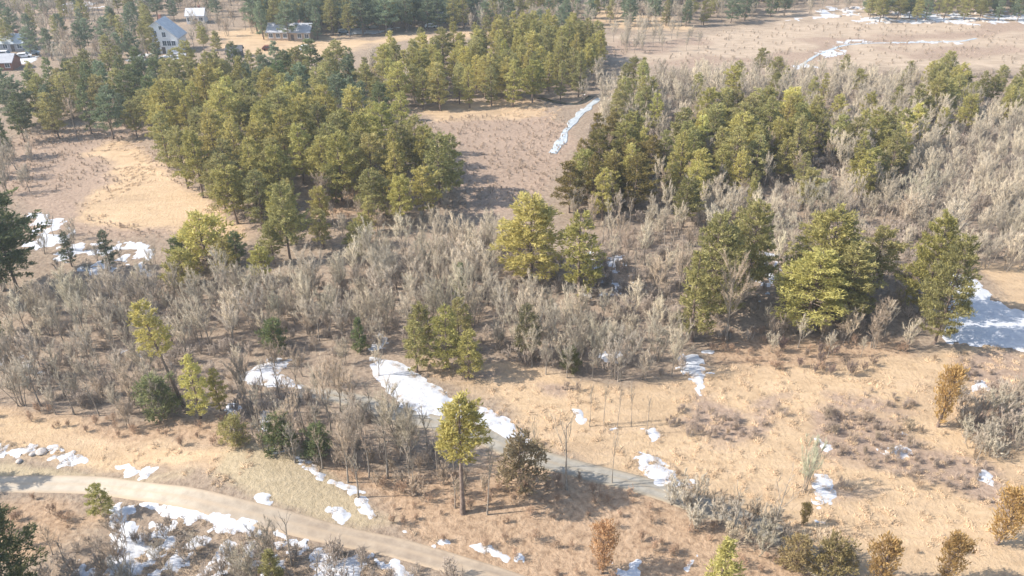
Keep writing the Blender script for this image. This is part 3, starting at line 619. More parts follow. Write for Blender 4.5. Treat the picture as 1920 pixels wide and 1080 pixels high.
# single trees that stand out: base pixel, top pixel, kind, tint, width, label
SINGLES = [
    ('pine_tree', 'grand', 998, 528, 366, YEL, 1.4, 'big rounded pine alone above the middle thicket'),
    ('pine_tree', 'slim', 1086, 560, 400, YEL, 1.15, 'slender yellowish pine right of the big rounded pine'),
    ('pine_tree', 'grand', 1392, 560, 376, OLI, .88, 'tall dark-sided pine casting shade on mottled snow'),
    ('pine_tree', 'grand', 1325, 590, 400, OLI, .9, 'tall olive pine left of the dark-sided pine'),
    ('pine_tree', 'slim', 1296, 640, 470, OLI, 1.0, 'narrow pine at the near foot of the tall pair'),
    ('pine_tree', 'grand', 1535, 560, 392, YEL, 1.3, 'broad yellow-olive pine at the back of the right-hand clump'),
    ('pine_tree', 'grand', 1510, 610, 470, YEL, 1.3, 'broad yellow-olive pine at the near left of right-hand clump'),
    ('pine_tree', 'grand', 1580, 600, 460, OLI, 1.1, 'olive pine in the middle of the right-hand clump'),
    ('pine_tree', 'broad', 1632, 540, 425, OLI, 1.05, 'olive pine between broad pine and snowfield pine'),
    ('pine_tree', 'grand', 1722, 590, 402, YEL, .82, 'tall yellow pine behind the snowfield pine'),
    ('pine_tree', 'grand', 1752, 645, 440, OLI, .68, 'tall narrow pine at the corner of the snowfield'),
    ('pine_tree', 'stalk', 868, 962, 752, (.42, .385, .125), 1.15, 'lone pine on bare trunk between road and track'),
    ('pine_tree', 'leaner', 346, 764, 565, YEL, 1.0, 'leaning tall pine with long bare trunk at the left'),
    ('pine_tree', 'slim', 376, 785, 668, YEL, .85, 'young yellow-green pine below the leaning pine'),
    ('pine_tree', 'slim', 414, 770, 690, YEL, .7, 'small young pine right of the yellow-green one'),
    ('pine_tree', 'bushy', 300, 785, 712, DRK, .9, 'low dark bushy evergreen left of the young pines'),
    ('pine_tree', 'cone', 676, 660, 594, DRK, .8, 'small dark conical spruce beside the snow scrap'),
    ('pine_tree', 'bushy', 524, 655, 600, DRK, .8, 'small dark evergreen in the grey thicket'),
    ('pine_tree', 'bushy', 1072, 700, 655, DRK, .7, 'small dark evergreen at the thicket foot above the field'),
    ('pine_tree', 'bushy', 445, 832, 780, OLI, .8, 'low olive evergreen at the left end of mound top'),
    ('pine_tree', 'bushy', 530, 840, 775, DRK, .8, 'dark shaggy evergreen on top of the mound'),
    ('pine_tree', 'bushy', 600, 852, 795, DRK, .8, 'small dark evergreen right of the mound top'),
    ('pine_tree', 'bushy', 975, 915, 820, (.36, .29, .18), .75, 'dull brown-green evergreen right of the lone pine'),
    ('pine_tree', 'slim', 198, 968, 905, YEL, 1.0, 'young pine by the lower road verge'),
    ('pine_tree', 'grand', 30, 1135, 940, DRK, .95, 'large dark pine in the bottom left corner'),
    ('pine_tree', 'cone', 516, 1105, 1030, OLI, .9, 'small pine top at the bottom edge below the road'),
    ('pine_tree', 'cone', 1345, 1110, 1008, YEL, 1.0, 'young pine at the bottom edge right of centre'),
    ('juniper_tree', 'flame', 1758, 800, 692, ORG, .75, 'upright rusty juniper standing alone in the straw field'),
    ('juniper_tree', 'flame', 1640, 1105, 1015, ORG, 1.0, 'wide rusty juniper at the bottom edge'),
    ('juniper_tree', 'flame', 1766, 1100, 1012, ORG, .95, 'narrow rusty juniper at the bottom right'),
    ('juniper_tree', 'flame', 1868, 1020, 925, ORG, 1.05, 'rusty juniper beside the ditch at the right edge'),
    ('juniper_tree', 'flame', 1128, 1075, 985, (.5, .32, .18), .9, 'faded brown juniper in rusty brush at the bottom'),
    ('juniper_tree', 'bushy', 1545, 1075, 1008, (.36, .29, .14), .8, 'olive-brown bushy juniper near the bottom edge'),
    ('juniper_tree', 'bushy', 1490, 1060, 1005, (.35, .28, .14), .75, 'second olive-brown juniper left of the bushy one'),
    ('juniper_tree', 'flame', 1505, 985, 945, (.22, .17, .07), .7, 'tiny dark juniper below the willow clump'),
    ('pine_tree', 'broad', 8, 545, 335, DRK, 1.3, 'tall dark pine cut by the left edge'),
    ('pine_tree', 'broad', 32, 540, 420, DRK, 1.2, 'dark pine beside the icy marsh corner'),
    ('pine_tree', 'broad', -30, 560, 400, DRK, 1.0, 'dark pine half outside the left edge'),
    ('pine_tree', 'slim', 2, 645, 575, DRK, .8, 'small dark pine at the left edge of the thicket'),
    ('pine_tree', 'slim', 208, 505, 430, BLU, .7, 'thin blue-green pine standing in marsh snow'),
    ('pine_tree', 'slim', 135, 500, 435, BLU, .8, 'faint blue-green pine left of the thin one'),
    ('pine_tree', 'broad', 545, 492, 345, OLI, .9, 'tall olive pine at the near point of the knoll'),
    ('pine_tree', 'cone', 865, 560, 490, DRK, .8, 'small dark pine in the middle grey thicket'),
    ('pine_tree', 'slim', 985, 670, 570, (.20, .18, .10), .9, 'dull narrow pine inside the thicket above the field'),
    ('pine_tree', 'slim', 1752, 205, 128, OLI, 1.1, 'dark olive pine at the left of the far right group'),
    ('bare_tree', 'fork', 1064, 918, 765, GREY_TW, .75, 'forked bare tree standing by the track'),
    ('bare_tree', 'fork', 1368, 1015, 905, GREY_TW, .7, 'bare tree with thin fork above the ditch scrub'),
    ('bare_tree', 'fork', 1448, 1008, 890, GREY_TW, .9, 'bare tree with wide V fork above the ditch scrub'),
    ('bare_tree', 'sparse', 912, 965, 830, GREY_TW, .6, 'thin bare stem right of the lone pine'),
    ('bare_tree', 'sparse', 1002, 880, 775, GREY_TW, .5, 'thin bare stem behind the brown-green evergreen'),
    ('bare_tree', 'sparse', 1148, 905, 800, GREY_TW, .5, 'thin bare stem right of the forked tree'),
    ('bare_tree', 'sparse', 1212, 815, 735, GREY_TW, .55, 'rightmost bare sapling in the straw field row'),
    ('bare_tree', 'sparse', 1184, 800, 715, GREY_TW, .5, 'second bare sapling from the right in the field row'),
    ('bare_tree', 'sparse', 1158, 802, 712, GREY_TW, .5, 'middle bare sapling in the straw field row'),
    ('bare_tree', 'sparse', 1132, 795, 705, GREY_TW, .5, 'second bare sapling from the left in the field row'),
    ('bare_tree', 'sparse', 1106, 800, 712, GREY_TW, .5, 'leftmost bare sapling in the straw field row'),
    ('bare_tree', 'tree', 1360, 640, 482, BROWN_TW, .9, 'wide bare tree in front of the tall dark pine'),
    ('bare_tree', 'clump', 1508, 920, 822, (.40, .39, .28), .75, 'grey-green willow clump in the straw field'),
    ('bare_tree', 'fork', 545, 1060, 960, GREY_TW, .9, 'dark bare tree leaning over snow at the bottom'),
    ('bare_tree', 'fork', 1830, 870, 800, GREY_TW, .7, 'thin bare tree above the ditch at the right'),
]
TREES = []    # (category, z-order size, spawn args)
for i, (nm, kd, bx, by, ty, tint, sxy, label) in enumerate(SINGLES):
    x, y, z = at(bx, by); u = (540 - ty) / FPX; zt = CAM_H + y * (-SP + u * CP) / (CP + u * SP); h = max(1.5, zt - z)
    src = PINE if kd in PINE else BARE; H = (PH if kd in PINE else BH)[kd]
    s = h / H; k = sxy if nm != 'juniper_tree' else sxy * 1.1
    if kd in PINE and h / H < 1: k *= min(1.25, 1 / max(.6, s) ** .4)
    spawn(nm, src[kd][i % len(src[kd])], (x, y, z - .05), s, rng.uniform(0, 6.28) if kd != 'leaner' else 0, jitter(tint, .05), label,
          {'pine_tree': 'pine', 'juniper_tree': 'juniper', 'bare_tree': 'bare tree'}[nm],
          {'pine_tree': None, 'juniper_tree': 'rusty junipers in the field', 'bare_tree': None}[nm], k)

# stands of trees: canopy polygon, spacing, heights, tints, kinds, phrase
STANDS = [
    ('pine', [(285, 215), (330, 180), (420, 150), (560, 190), (650, 205), (700, 215), (790, 240), (845, 300), (838, 350), (770, 375), (700, 360), (640, 320), (600, 300), (560, 330), (540, 400), (505, 405), (470, 370), (410, 350), (360, 320), (300, 265)], 5.1, (10, 14.5), (YEL, OLI, YEL), ('broad', 'broad', 'slim'), 'the knoll grove'),
    ('pine', [(590, 330), (640, 330), (700, 370), (690, 410), (620, 430), (560, 440), (540, 420)], 6.5, (7, 11), (OLI, YEL), ('broad', 'slim'), 'the knoll foot'),
    ('pine', [(50, 140), (200, 115), (430, 110), (640, 108), (700, 140), (715, 185), (640, 185), (500, 165), (420, 140), (300, 170), (260, 220), (60, 215)], 5.2, (9, 12.5), (OLI, BLU, OLI, DRK), ('broad', 'slim'), 'the back pine belt'),
    ('pine', [(720, 100), (860, 65), (1000, 45), (1100, 55), (1145, 90), (1100, 140), (900, 165), (760, 170), (700, 150)], 4.6, (10, 12.5), (YEL, OLI, YEL), ('broad', 'slim'), 'the far pine plantation'),
    ('pine', [(1055, 300), (1110, 250), (1180, 240), (1240, 290), (1200, 340), (1150, 365), (1070, 355)], 4.0, (9, 12), (YEL, (.24, .19, .07)), ('slim', 'broad'), 'the wood by stream'),
    ('pine', [(1130, 190), (1190, 130), (1230, 140), (1220, 200), (1150, 230)], 4.8, (8, 11), (OLI,), ('slim',), 'the upper stream wood'),
    ('pine', [(1240, 260), (1330, 200), (1440, 190), (1540, 210), (1555, 250), (1500, 285), (1420, 300), (1300, 330), (1240, 330)], 4.0, (9.5, 12), (YEL, OLI), ('slim', 'slim', 'broad'), 'the right-hand wood'),
    ('pine', [(1600, 245), (1640, 222), (1700, 222), (1695, 290), (1650, 320), (1610, 340)], 4.0, (8.5, 11), (YEL, OLI), ('slim', 'broad'), 'the small right copse'),
    ('pine', [(1740, 140), (1800, 130), (1800, 180), (1750, 185)], 4.4, (8, 11), (OLI, YEL), ('slim', 'broad'), 'the far right group'),
    ('pine', [(1800, 150), (1920, 130), (1920, 200), (1840, 195)], 7.5, (7, 10), (OLI,), ('slim',), 'the right edge wood'),
    ('pine', [(740, 600), (790, 590), (860, 575), (915, 600), (915, 650), (840, 660), (760, 650)], 3.6, (8, 11), (YEL, OLI), ('slim', 'slim', 'broad'), 'the thicket pine cluster'),
    ('pine', [(300, 465), (340, 445), (430, 455), (480, 445), (520, 455), (500, 490), (420, 500), (320, 500)], 4.0, (6, 9), (YEL, OLI, DRK), ('broad', 'bushy'), 'the marsh edge row'),
    ('pine', [(630, 430), (670, 400), (700, 410), (690, 460), (640, 470)], 5.0, (7, 10), (YEL, OLI), ('slim', 'broad'), 'the knoll tail'),
    ('pine', [(465, -25), (640, -25), (880, -25), (870, 18), (700, 26), (640, 32), (480, 40)], 4.6, (11, 15), (BLU, BLU, OLI), ('broad', 'slim'), 'the far house pines'),
    ('pine', [(195, 20), (290, 5), (290, 75), (240, 95), (190, 90)], 6.5, (9, 13), (BLU, OLI), ('broad', 'slim'), 'the saltbox house pines'),
    ('pine', [(0, 60), (60, 45), (170, 25), (180, 70), (100, 80), (0, 90)], 9, (8, 11), (BLU, OLI), ('broad', 'slim'), 'the upper left gardens'),
    ('pine', [(1620, -25), (1930, -25), (1930, 12), (1640, 12)], 5.0, (9, 12), (BLU, OLI), ('broad',), 'the far right treeline'),
    ('pine', [(1000, -25), (1480, -25), (1480, 8), (1300, 22), (1050, 22)], 7, (8, 12), (OLI, BLU), ('slim', 'broad'), 'the top edge woods'),
    ('pine', [(355, 50), (410, 45), (410, 80), (360, 85)], 7, (6, 8), (OLI,), ('broad',), 'the saltbox yard'),
    ('pine', [(-30, 165), (40, 160), (40, 250), (-30, 260)], 7, (9, 12), (DRK, BLU), ('broad',), 'the left edge'),
    ('pine', [(1200, 340), (1330, 330), (1460, 330), (1400, 360), (1230, 365)], 6, (6, 9), (OLI,), ('slim',), 'the lower right wood'),
    ('pine', [(1560, 300), (1720, 320), (1780, 370), (1640, 380)], 13, (6, 8), (YEL,), ('slim',), 'the pale right woods'),
    ('pine', [(1300, 110), (1460, 105), (1740, 120), (1700, 160), (1400, 160)], 12, (6, 9), (OLI,), ('slim',), 'the marsh edge at far right'),
    ('bare', [(0, 555), (150, 520), (300, 505), (500, 510), (560, 500), (600, 520), (520, 590), (420, 620), (250, 620), (0, 610)], 2.48, (5.3, 9.7), (GREY_TW, GREY_TW, PALE_TW), ('tree', 'clump'), 'the left grey thicket'),
    ('bare', [(560, 500), (700, 450), (820, 420), (930, 410), (940, 490), (900, 560), (800, 585), (720, 600), (560, 600)], 2.41, (5.3, 10.3), (PALE_TW, GREY_TW, PALE_TW), ('tree', 'clump', 'tree'), 'the middle thicket'),
    ('bare', [(930, 530), (1050, 555), (1150, 560), (1250, 580), (1295, 630), (1245, 680), (1100, 665), (1000, 655), (930, 610)], 2.71, (5.3, 9.7), (PALE_TW, PALE_TW, GREY_TW), ('tree', 'clump', 'tree'), 'the field thicket'),
    ('bare', [(0, 640), (130, 650), (250, 650), (330, 690), (330, 750), (230, 760), (100, 740), (0, 715)], 2.28, (4.1, 8.6), (GREY_TW, BROWN_TW, GREY_TW), ('sparse', 'sparse', 'clump', 'tree'), 'the left roadside scrub'),
    ('bare', [(430, 690), (560, 690), (700, 720), (810, 790), (830, 850), (640, 850), (470, 790)], 2.15, (6.5, 10.5), (GREY_TW, BROWN_TW), ('sparse', 'sparse', 'sparse', 'tree'), 'the thin wood by track'),
    ('bare', [(1100, 400), (1180, 390), (1280, 400), (1280, 520), (1200, 540), (1130, 460)], 2.89, (4.9, 9.7), (BROWN_TW, PALE_TW), ('tree', 'sparse'), 'the gap between pines'),
    ('bare', [(1430, 560), (1490, 600), (1600, 600), (1700, 590), (1720, 630), (1600, 640), (1440, 630)], 2.95, (3.7, 7.6), (PALE_TW, BROWN_TW), ('tree', 'clump'), 'the right-hand clump foot'),
    ('bare', [(1220, 370), (1450, 350), (1700, 340), (1920, 330), (1960, 470), (1800, 470), (1680, 380), (1440, 390), (1250, 400)], 2.76, (5.3, 9.7), (PALE_TW, PALE_TW, GREY_TW), ('tree', 'clump'), 'the pale right slope'),
    ('bare', [(1560, 200), (1740, 190), (1960, 200), (1960, 330), (1700, 340), (1560, 300)], 2.89, (5.3, 9.7), (PALE_TW, PALE_TW, GREY_TW), ('tree', 'clump'), 'the pale right woods'),
    ('bare', [(1130, 170), (1250, 130), (1480, 130), (1740, 140), (1740, 200), (1560, 200), (1380, 180), (1240, 240), (1130, 230)], 3.17, (4.9, 9.7), (PALE_TW, GREY_TW), ('tree', 'clump'), 'the upper right woods'),
    ('bare', [(1240, 915), (1320, 918), (1420, 955), (1520, 1000), (1600, 1040), (1560, 1060), (1400, 1012), (1270, 965)], 1.7, (2.2, 3.8), (GREY_TW, GREY_TW, BROWN_TW), ('bush',), 'the ditch scrub'),
    ('bare', [(1795, 730), (1930, 720), (1930, 830), (1850, 840), (1800, 790)], 1.8, (2.4, 4), (GREY_TW, GREY_TW), ('bush',), 'the right edge scrub'),
    ('bare', [(80, 990), (250, 960), (420, 990), (640, 1030), (760, 1080), (60, 1080)], 3.2, (3.5, 6.5), (BROWN_TW, GREY_TW), ('sparse', 'sparse', 'clump'), 'the bottom scrub'),
    ('bare', [(40, 400), (120, 400), (180, 450), (290, 460), (290, 500), (100, 500)], 3.44, (3.5, 6), (GREY_TW,), ('clump', 'sparse'), 'the icy marsh corner'),
    ('bare', [(-20, 245), (60, 250), (50, 330), (-20, 340)], 3.69, (4.1, 8.6), (GREY_TW,), ('tree',), 'the left marsh edge'),
    ('bare', [(560, 275), (690, 290), (740, 385), (840, 375), (760, 410), (620, 420)], 4.10, (4.1, 8.6), (BROWN_TW, GREY_TW), ('tree', 'sparse'), 'the knoll clearing'),
    ('bare', [(660, 115), (740, 120), (780, 170), (720, 180)], 4.51, (4.9, 9.7), (GREY_TW, BROWN_TW), ('tree',), 'the belt gap'),
    ('bare', [(100, 75), (190, 70), (300, 90), (200, 110), (80, 110)], 4.92, (4.9, 9.7), (BROWN_TW, GREY_TW), ('tree',), 'the saltbox lane'),
    ('bare', [(1110, 35), (1300, 45), (1320, 75), (1180, 80), (1130, 60)], 4.51, (4.1, 8.6), (GREY_TW,), ('tree', 'clump'), 'the far marsh corner'),
    ('bare', [(1100, 120), (1130, 110), (1130, 165), (1090, 170)], 4.10, (4.9, 8.6), (GREY_TW,), ('tree',), 'the plantation corner'),
    ('bare', [(600, -5), (960, 0), (1000, 30), (870, 45), (860, 20), (640, 20)], 6.56, (5.7, 9.7), (GREY_TW, BROWN_TW), ('tree',), 'the far house yards'),
    ('bare', [(-20, -25), (470, -25), (440, 18), (200, 10), (-20, 15)], 4.6, (5.7, 10.8), (BROWN_TW, GREY_TW), ('tree',), 'the top left woods'),
    ('bare', [(1450, 640), (1560, 650), (1650, 670), (1640, 695), (1500, 690)], 1.80, (1.4, 2.4), ((.20, .145, .12),), ('bush',), 'the dark bramble bank'),
    ('pine', [(1080, 330), (1200, 160), (1400, 150), (1640, 160), (1740, 200), (1700, 300), (1500, 360), (1250, 385)], 9.5, (7.5, 10.5), (YEL, YEL, OLI), ('slim', 'slim', 'broad'), 'the mixed right wood'),
    ('pine', [(1560, 240), (1700, 200), (1930, 150), (1930, 200), (1760, 230), (1620, 300)], 8.5, (7, 10), (YEL, OLI), ('slim', 'broad'), 'the upper right belt'),
    ('pine', [(-20, -25), (480, -25), (480, 10), (300, 14), (180, 40), (-20, 50)], 11, (8, 12), (BLU, OLI), ('broad', 'slim'), 'the top left woods'),
    ('pine', [(860, -25), (1060, -25), (1060, 28), (900, 30)], 8, (8, 12), (BLU, OLI), ('broad', 'slim'), 'the top middle woods'),
    ('bare', [(860, -25), (1500, -25), (1490, 6), (1300, 28), (1130, 24), (1000, 34), (870, 40)], 4.4, (6, 9.5), (GREY_TW, GREY_TW, BROWN_TW), ('tree', 'clump'), 'the top middle woods'),
    ('bare', [(0, 10), (200, 10), (290, 40), (190, 95), (60, 70), (0, 60)], 6.0, (6, 9), (BROWN_TW, GREY_TW), ('tree',), 'the upper left gardens'),
    ('bare', [(390, 5), (480, 0), (480, 40), (420, 50), (350, 70), (350, 40)], 6.0, (6, 9), (BROWN_TW, GREY_TW), ('tree',), 'the saltbox yard'),
    ('bare', [(1480, -25), (1660, -25), (1650, 4), (1500, 6)], 5.5, (6, 9), (GREY_TW,), ('tree',), 'the far clearing edge'),
    ('bare', [(620, 790), (830, 830), (960, 870), (1010, 900), (900, 925), (760, 905), (650, 880)], 4.2, (6, 9.5), (GREY_TW, BROWN_TW), ('sparse',), 'the lone pine bank'),
    ('bare', [(290, 200), (500, 180), (700, 220), (840, 320), (760, 400), (560, 420), (400, 350)], 8.5, (4.9, 9.7), (GREY_TW, BROWN_TW), ('tree',), 'the knoll grove'),
    ('bare', [(60, 180), (250, 150), (640, 130), (720, 190), (500, 170), (280, 200), (70, 225)], 8, (4.9, 9.7), (GREY_TW, BROWN_TW), ('tree',), 'the back belt'),
    ('bare', [(1060, 330), (1130, 230), (1240, 240), (1400, 190), (1560, 200), (1560, 300), (1400, 350), (1200, 390), (1080, 390)], 4.20, (4.9, 9.2), (PALE_TW, GREY_TW, BROWN_TW), ('tree', 'clump'), 'the mixed right wood'),
    ('bare', [(1280, 420), (1440, 400), (1480, 520), (1430, 560), (1280, 520)], 4.20, (4.1, 8.6), (PALE_TW, BROWN_TW), ('tree', 'clump'), 'the tall pine gap'),
    ('bare', [(1440, 400), (1700, 390), (1740, 560), (1640, 600), (1480, 560)], 4.62, (4.1, 8.6), (PALE_TW, BROWN_TW), ('tree', 'clump'), 'the right-hand clump'),
    ('bare', [(560, 600), (740, 615), (740, 670), (580, 700), (420, 690), (430, 640)], 4.5, (4, 6), (PALE_TW, BROWN_TW), ('clump', 'sparse'), 'the pale clearing'),
    ('bare', [(1550, 775), (1700, 785), (1740, 850), (1650, 860), (1540, 840)], 2.2, (1.2, 2.0), (BROWN_TW,), ('bush',), 'the brown hollow'),
    ('bare', [(420, 800), (640, 820), (640, 860), (560, 850), (430, 835)], 2.0, (1.8, 3.2), (GREY_TW, BROWN_TW), ('bush',), 'the mound top'),
    ('bare', [(640, 840), (830, 870), (930, 900), (880, 925), (700, 905), (640, 880)], 2.46, (1.6, 3.2), (BROWN_TW,), ('bush', 'bush'), 'the rusty bank'),
]
cand = []
for k, (cat, P, gap, (h0, h1), tints, kinds, phrase) in enumerate(STANDS):
    up = .55 * (h0 + h1) / 2; W = [tuple(at(a, b, up)[:2]) for a, b in P]
    pts = poisson(W, gap, None, 300 + k)
    for p in pts:
        x, y = float(p[0]), float(p[1]); z = float(T(x, y)); h = float(rng.uniform(h0, h1)) * (0.9 if rng.random() < .2 else 1) * (.87 if cat == 'bare' and kinds[0] != 'bush' else 1)
        px, py = proj(x, y, z + h * .6); px, py = float(px), float(py)
        if np.hypot(*(ROADLINE - [x, y]).T).min() < 2.0 or (kinds[0] != 'bush' and np.hypot(*(TRACKLINE - [x, y]).T).min() < 1.9): continue
        if cat == 'bare' and vnoise(x, y, 9, 77) > .80 and gap > 3: continue
        tint = tints[rng.integers(len(tints))]; kd = kinds[rng.integers(len(kinds))]
        pyt = float(proj(x, y, z + h)[1]); pyb = float(proj(x, y, z)[1]); vis = (-30 < px < 1950) and pyt < 1080 and pyb > 4
        cand.append(dict(cat=cat, x=x, y=y, z=z, h=h, px=px, py=py, tint=tint, kd=kd, phrase=phrase, reg=k, rg=math.hypot(x, y, CAM_H - z), vis=vis))
ORD = ['first', 'second', 'third', 'fourth', 'fifth', 'sixth', 'seventh', 'eighth', 'ninth', 'tenth', 'eleventh', 'twelfth', 'thirteenth', 'fourteenth', 'fifteenth', 'sixteenth', 'seventeenth', 'eighteenth', 'nineteenth', 'twentieth']
LIMIT = {'pine': 262, 'bare': 280, 'bush': 260}
for c in cand:
    if c['kd'] == 'bush': c['cat'] = 'bush'
rest = []
for cat in ('pine', 'bare', 'bush'):
    L_ = [c for c in cand if c['cat'] == cat]
    vis = sorted([c for c in L_ if c['vis']], key=lambda c: -c['h'] / c['rg']); own = vis[:LIMIT[cat]]; ids = {id(c) for c in own}
    rest += [c for c in L_ if id(c) not in ids]
    for reg in sorted({c['reg'] for c in own}):
        S = sorted([c for c in own if c['reg'] == reg], key=lambda c: c['rg']); rows = max(1, math.ceil(len(S) / 11)); per = math.ceil(len(S) / rows)
        for r_ in range(rows):
            row = sorted(S[r_ * per:(r_ + 1) * per], key=lambda c: c['px'])
            for i, c in enumerate(row):
                src, H = (PINE, PH) if cat == 'pine' else (BARE, BH); v = src[c['kd']]; s = c['h'] / H[c['kd']]
                noun = {'pine': 'pine', 'bare': 'bare tree', 'bush': 'bare bush'}[cat]
                where = f"in {'front' if r_ == 0 else ORD[r_]} row of {c['phrase']}" if rows > 1 else f"of {c['phrase']}"
                ordn = 'leftmost' if i == 0 else f'{ORD[i]} from left' if i < len(row) - 1 else 'rightmost'
                hue = HUE.get(c['tint'], 'dark' if cat != 'pine' else 'olive')
                spawn({'pine': 'pine_tree', 'bare': 'bare_tree', 'bush': 'bare_bush'}[cat], v[rng.integers(len(v))], (c['x'], c['y'], c['z'] - .05), s, rng.uniform(0, 6.28), jitter(c['tint']),
                      f"{hue} {noun}, {ordn} {where}", 'bush' if c['kd'] == 'bush' else 'pine' if cat == 'pine' else 'bare tree', {'pine': 'pines of ', 'bare': 'bare trees of ', 'bush': 'bare bushes of '}[cat] + c['phrase'], float(rng.uniform(.9, 1.2)))
# the far trees beyond the largest few hundred: one mass for each colour
JP = [joined(p, 'far_pine') for p in PINE['broad'] + PINE['slim']]; JPH = [13] * 6 + [12] * 4
BUSHJ = [joined(p, 'brush') for p in BARE['bush']]
JB = [joined(p, 'far_bare_tree') for p in BARE['tree'] + BARE['clump']]; JBH = [9.5] * 8 + [6.5] * 4
FARMORE = []
fr = np.random.default_rng(5)
for _ in range(9000):           # woods going on beyond the photograph's frame
    y_ = 60 + 640 * fr.random() ** .7; x_ = fr.uniform(-1, 1) * (90 + y_ * .95)
    a, b = proj(x_, y_, float(T(x_, y_)) + 6); 
    if b > -25 and -60 < a < 1980: continue
    if vnoise(x_, y_, 45, 8) < .42: continue
    FARMORE.append((x_, y_, fr.uniform(8, 14), fr.random()))
tint_of = {}
for c in rest: tint_of.setdefault((c['cat'], c['tint']), []).append((c['x'], c['y'], c['z'], c['h']))
for x_, y_, h_, q in FARMORE:
    key = ('pine', OLI) if q < .35 else ('pine', BLU) if q < .5 else ('bare', GREY_TW) if q < .8 else ('bare', BROWN_TW)
    tint_of.setdefault(key, []).append((x_, y_, float(T(x_, y_)), h_ * (1 if key[0] == 'pine' else .8)))
for (cat, tint), L_ in tint_of.items():
    A = np.array(L_); src, hh = (JP, JPH) if cat == 'pine' else (JB, JBH) if cat == 'bare' else (BUSHJ, [2.6] * 4); ix = rng.integers(len(src), size=len(A))
    scatter({'pine': 'massed_pine_woods', 'bare': 'massed_bare_woods', 'bush': 'massed_undergrowth'}[cat], src, A[:, :3], rng.uniform(0, 6.28, len(A)), A[:, 3] / np.array(hh)[ix], ix,
            f"{HUE.get(tint, 'olive' if cat == 'pine' else 'brown')} {'pines' if cat == 'pine' else 'bare trees' if cat == 'bare' else 'bushes'} massed behind and between the single trees", 'woods', tint)

# ------------------------------------------------------------------ brush, dry grass, rubble
def tuft_mesh(seed, n, h, sp):
    r = np.random.default_rng(seed); g = Geo()
    for _ in range(n):
        p = np.array([r.normal(0, sp), r.normal(0, sp), 0]); q = p + np.array([r.normal(0, h * .45), r.normal(0, h * .45), h * r.uniform(.6, 1.1)])
        g.spike(p, q, .035, r.uniform(0, 1))
    return g.mesh('grass_tuft', M['twigs'])
TUFT = [tuft_mesh(i, 26, .38, .22) for i in range(4)]
def fill(polys, dens, seed, thr=0.0, sc_=18, skip=()):
    r = np.random.default_rng(seed); out = []
    for P in polys:
        W = [tuple(p) for p in wpoly(P)]; A = np.array(W); lo, hi = A.min(0), A.max(0); n = int((hi - lo).prod() * dens)
        c = lo + (hi - lo) * r.uniform(0, 1, (n, 2)); c = c[inpoly(c[:, 0], c[:, 1], W)]
        for Q in skip: c = c[~inpoly(c[:, 0], c[:, 1], [tuple(p) for p in wpoly(Q)])]
        if thr: c = c[fbm(c[:, 0], c[:, 1], sc_, seed) > thr]
        for ln, g in ((ROADLINE, 1.9), (TRACKLINE, 1.7)):
            if len(c): c = c[np.array([np.hypot(*(ln - q).T).min() > g for q in c])]
        if len(c): out.append(c)
    c = np.concatenate(out); return np.column_stack([c, T(c[:, 0], c[:, 1]) - .03])
def strew(name, src, polys, dens, s0, s1, tint, label, cat, seed, thr=0.0, skip=()):
    A = fill(polys, dens, seed, thr, 18, skip); r = np.random.default_rng(seed + 1)
    scatter(name, src, A, r.uniform(0, 6.28, len(A)), r.uniform(s0, s1, len(A)), r.integers(len(src), size=len(A)), label, cat, tint)
strew('dry_grass', TUFT, STRAW[:4] + GREEN, .55, .6, 1.3, (.58, .43, .285), 'dry straw grass covering the open fields', 'grass', 1, .42)
strew('snow_edge_grass', TUFT, [P for P, b_, l_ in SNOW[:34] if min(q[1] for q in P) > 600], 3.4, .4, 1.0, (.46, .36, .26), 'dry grass poking through the melting snow', 'grass', 21, .42)
strew('marsh_vegetation', BUSHJ, MARSH[:3], .55, .12, .28, (.50, .385, .29), 'low brown twiggy growth over the marshes', 'brush', 2, .40, STRAW[2:4])
strew('far_marsh_vegetation', BUSHJ, [PALE[0]], .09, .15, .4, (.47, .375, .285), 'pale low growth over the far marsh', 'brush', 31, .42)
strew('rust_undergrowth', BUSHJ, RUST, .16, .22, .6, (.40, .27, .185), 'rust brown brush on the banks below the wood', 'brush', 3, .40)
UNDER = [P for c_, P, *_ in STANDS if c_ == 'bare'][:13]
strew('grey_undergrowth', BUSHJ, [[(0, 560), (600, 530), (950, 440), (1300, 600), (1280, 720), (1000, 690), (700, 660), (420, 700), (420, 780), (250, 790), (0, 740)], [(430, 720), (800, 790), (830, 880), (640, 890), (440, 830)],
      [(1060, 380), (1130, 190), (1250, 140), (1960, 140), (1960, 490), (1790, 490), (1750, 640), (1300, 640), (1100, 560)], [(60, 1000), (760, 1020), (900, 1100), (40, 1100)]], .20, .3, .95, (.40, .33, .27), 'grey brown undergrowth below the bare trees', 'brush', 4)
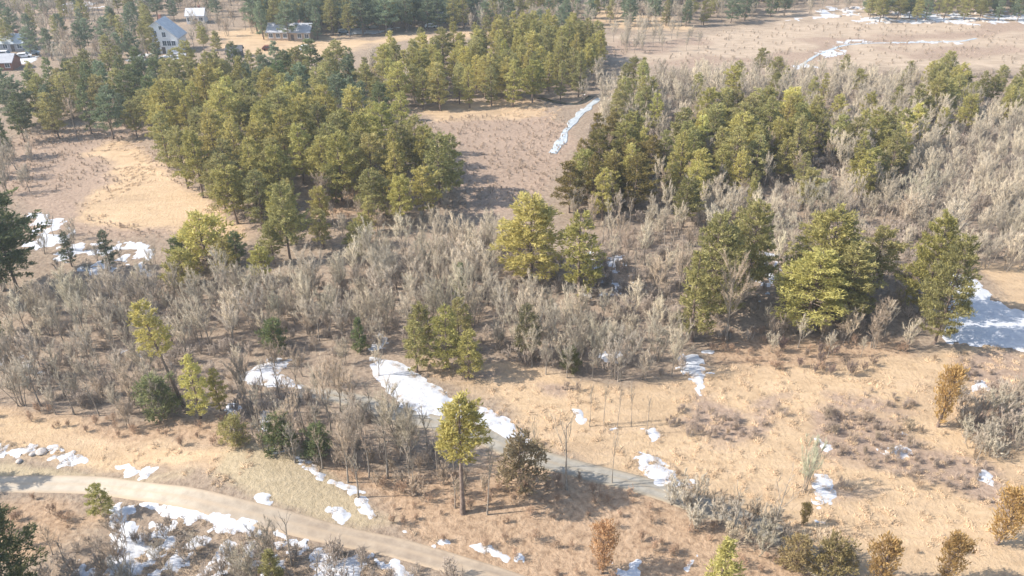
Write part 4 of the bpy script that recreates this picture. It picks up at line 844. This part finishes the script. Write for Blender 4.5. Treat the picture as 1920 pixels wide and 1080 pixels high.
strew('hollow_and_shadow_undergrowth', BUSHJ, HOLLOW_AND_SHADOW[4:], .5, .2, .5, (.37, .29, .235), 'brown low brush in the field hollows and over the painted willow shadow', 'brush', 12, .40)  # brush also covers the shadow patch painted right of the willow
strew('field_weeds', BUSHJ, [STRAW[0]], .007, .2, .5, (.33, .235, .155), 'scattered dark weeds in the straw field', 'weeds', 6)
def rock_mesh(seed):
    r = np.random.default_rng(seed); me = bpy.data.meshes.new('rock'); import bmesh
    bm = bmesh.new(); bmesh.ops.create_icosphere(bm, subdivisions=2, radius=1)
    for v in bm.verts:
        d = 1 + .35 * (float(vnoise(v.co.x * 2 + 9, v.co.y * 2 + v.co.z * 3, 1.1, seed)) - .5); v.co *= d; v.co.z *= .6
    bm.to_mesh(me); bm.free(); me.materials.append(M['rock']); return me
ROCK = [rock_mesh(i) for i in range(4)]
strew('far_rubble', ROCK, [[(1500, 25), (1560, 8), (1700, 20), (1920, 20), (1920, 42), (1650, 45)]], .05, .4, 1.2, (1, 1, 1), 'pale rubble and stones on the far cleared ground', 'rubble', 9)
for i, (px, py, s, lb) in enumerate([(78, 848, .55, 'grey boulder by the snow patch at the left'), (62, 852, .35, 'small boulder left of the grey boulder'), (36, 866, .35, 'small dark stone on the left verge')]):
    x, y, z = at(px, py); o = link('boulder', ROCK[i], None, (x, y, z + .1)); o.scale = (s * 1.3, s, s); o.rotation_euler = (0, 0, i); tag(o, lb, 'boulder', 'boulders on the road verge')

# ------------------------------------------------------------------ haze: the air itself
HV = boxv((0, 560, -1.4), (2500, 1340, CAM_H + 4.4))
hm = bpy.data.materials.new('haze'); hm.use_nodes = True; n = hm.node_tree; n.nodes.remove(n.nodes['Principled BSDF'])
pv = n.nodes.new('ShaderNodeVolumePrincipled'); pv.inputs['Color'].default_value = (.80, .90, 1, 1); pv.inputs['Density'].default_value = .0003
pv.inputs['Anisotropy'].default_value = .3
n.links.new(pv.outputs[0], n.nodes['Material Output'].inputs['Volume'])
tag(link('haze', mesh('haze', HV, BF, hm)), 'thin pale haze in the air over the land', 'haze', None, 'stuff')
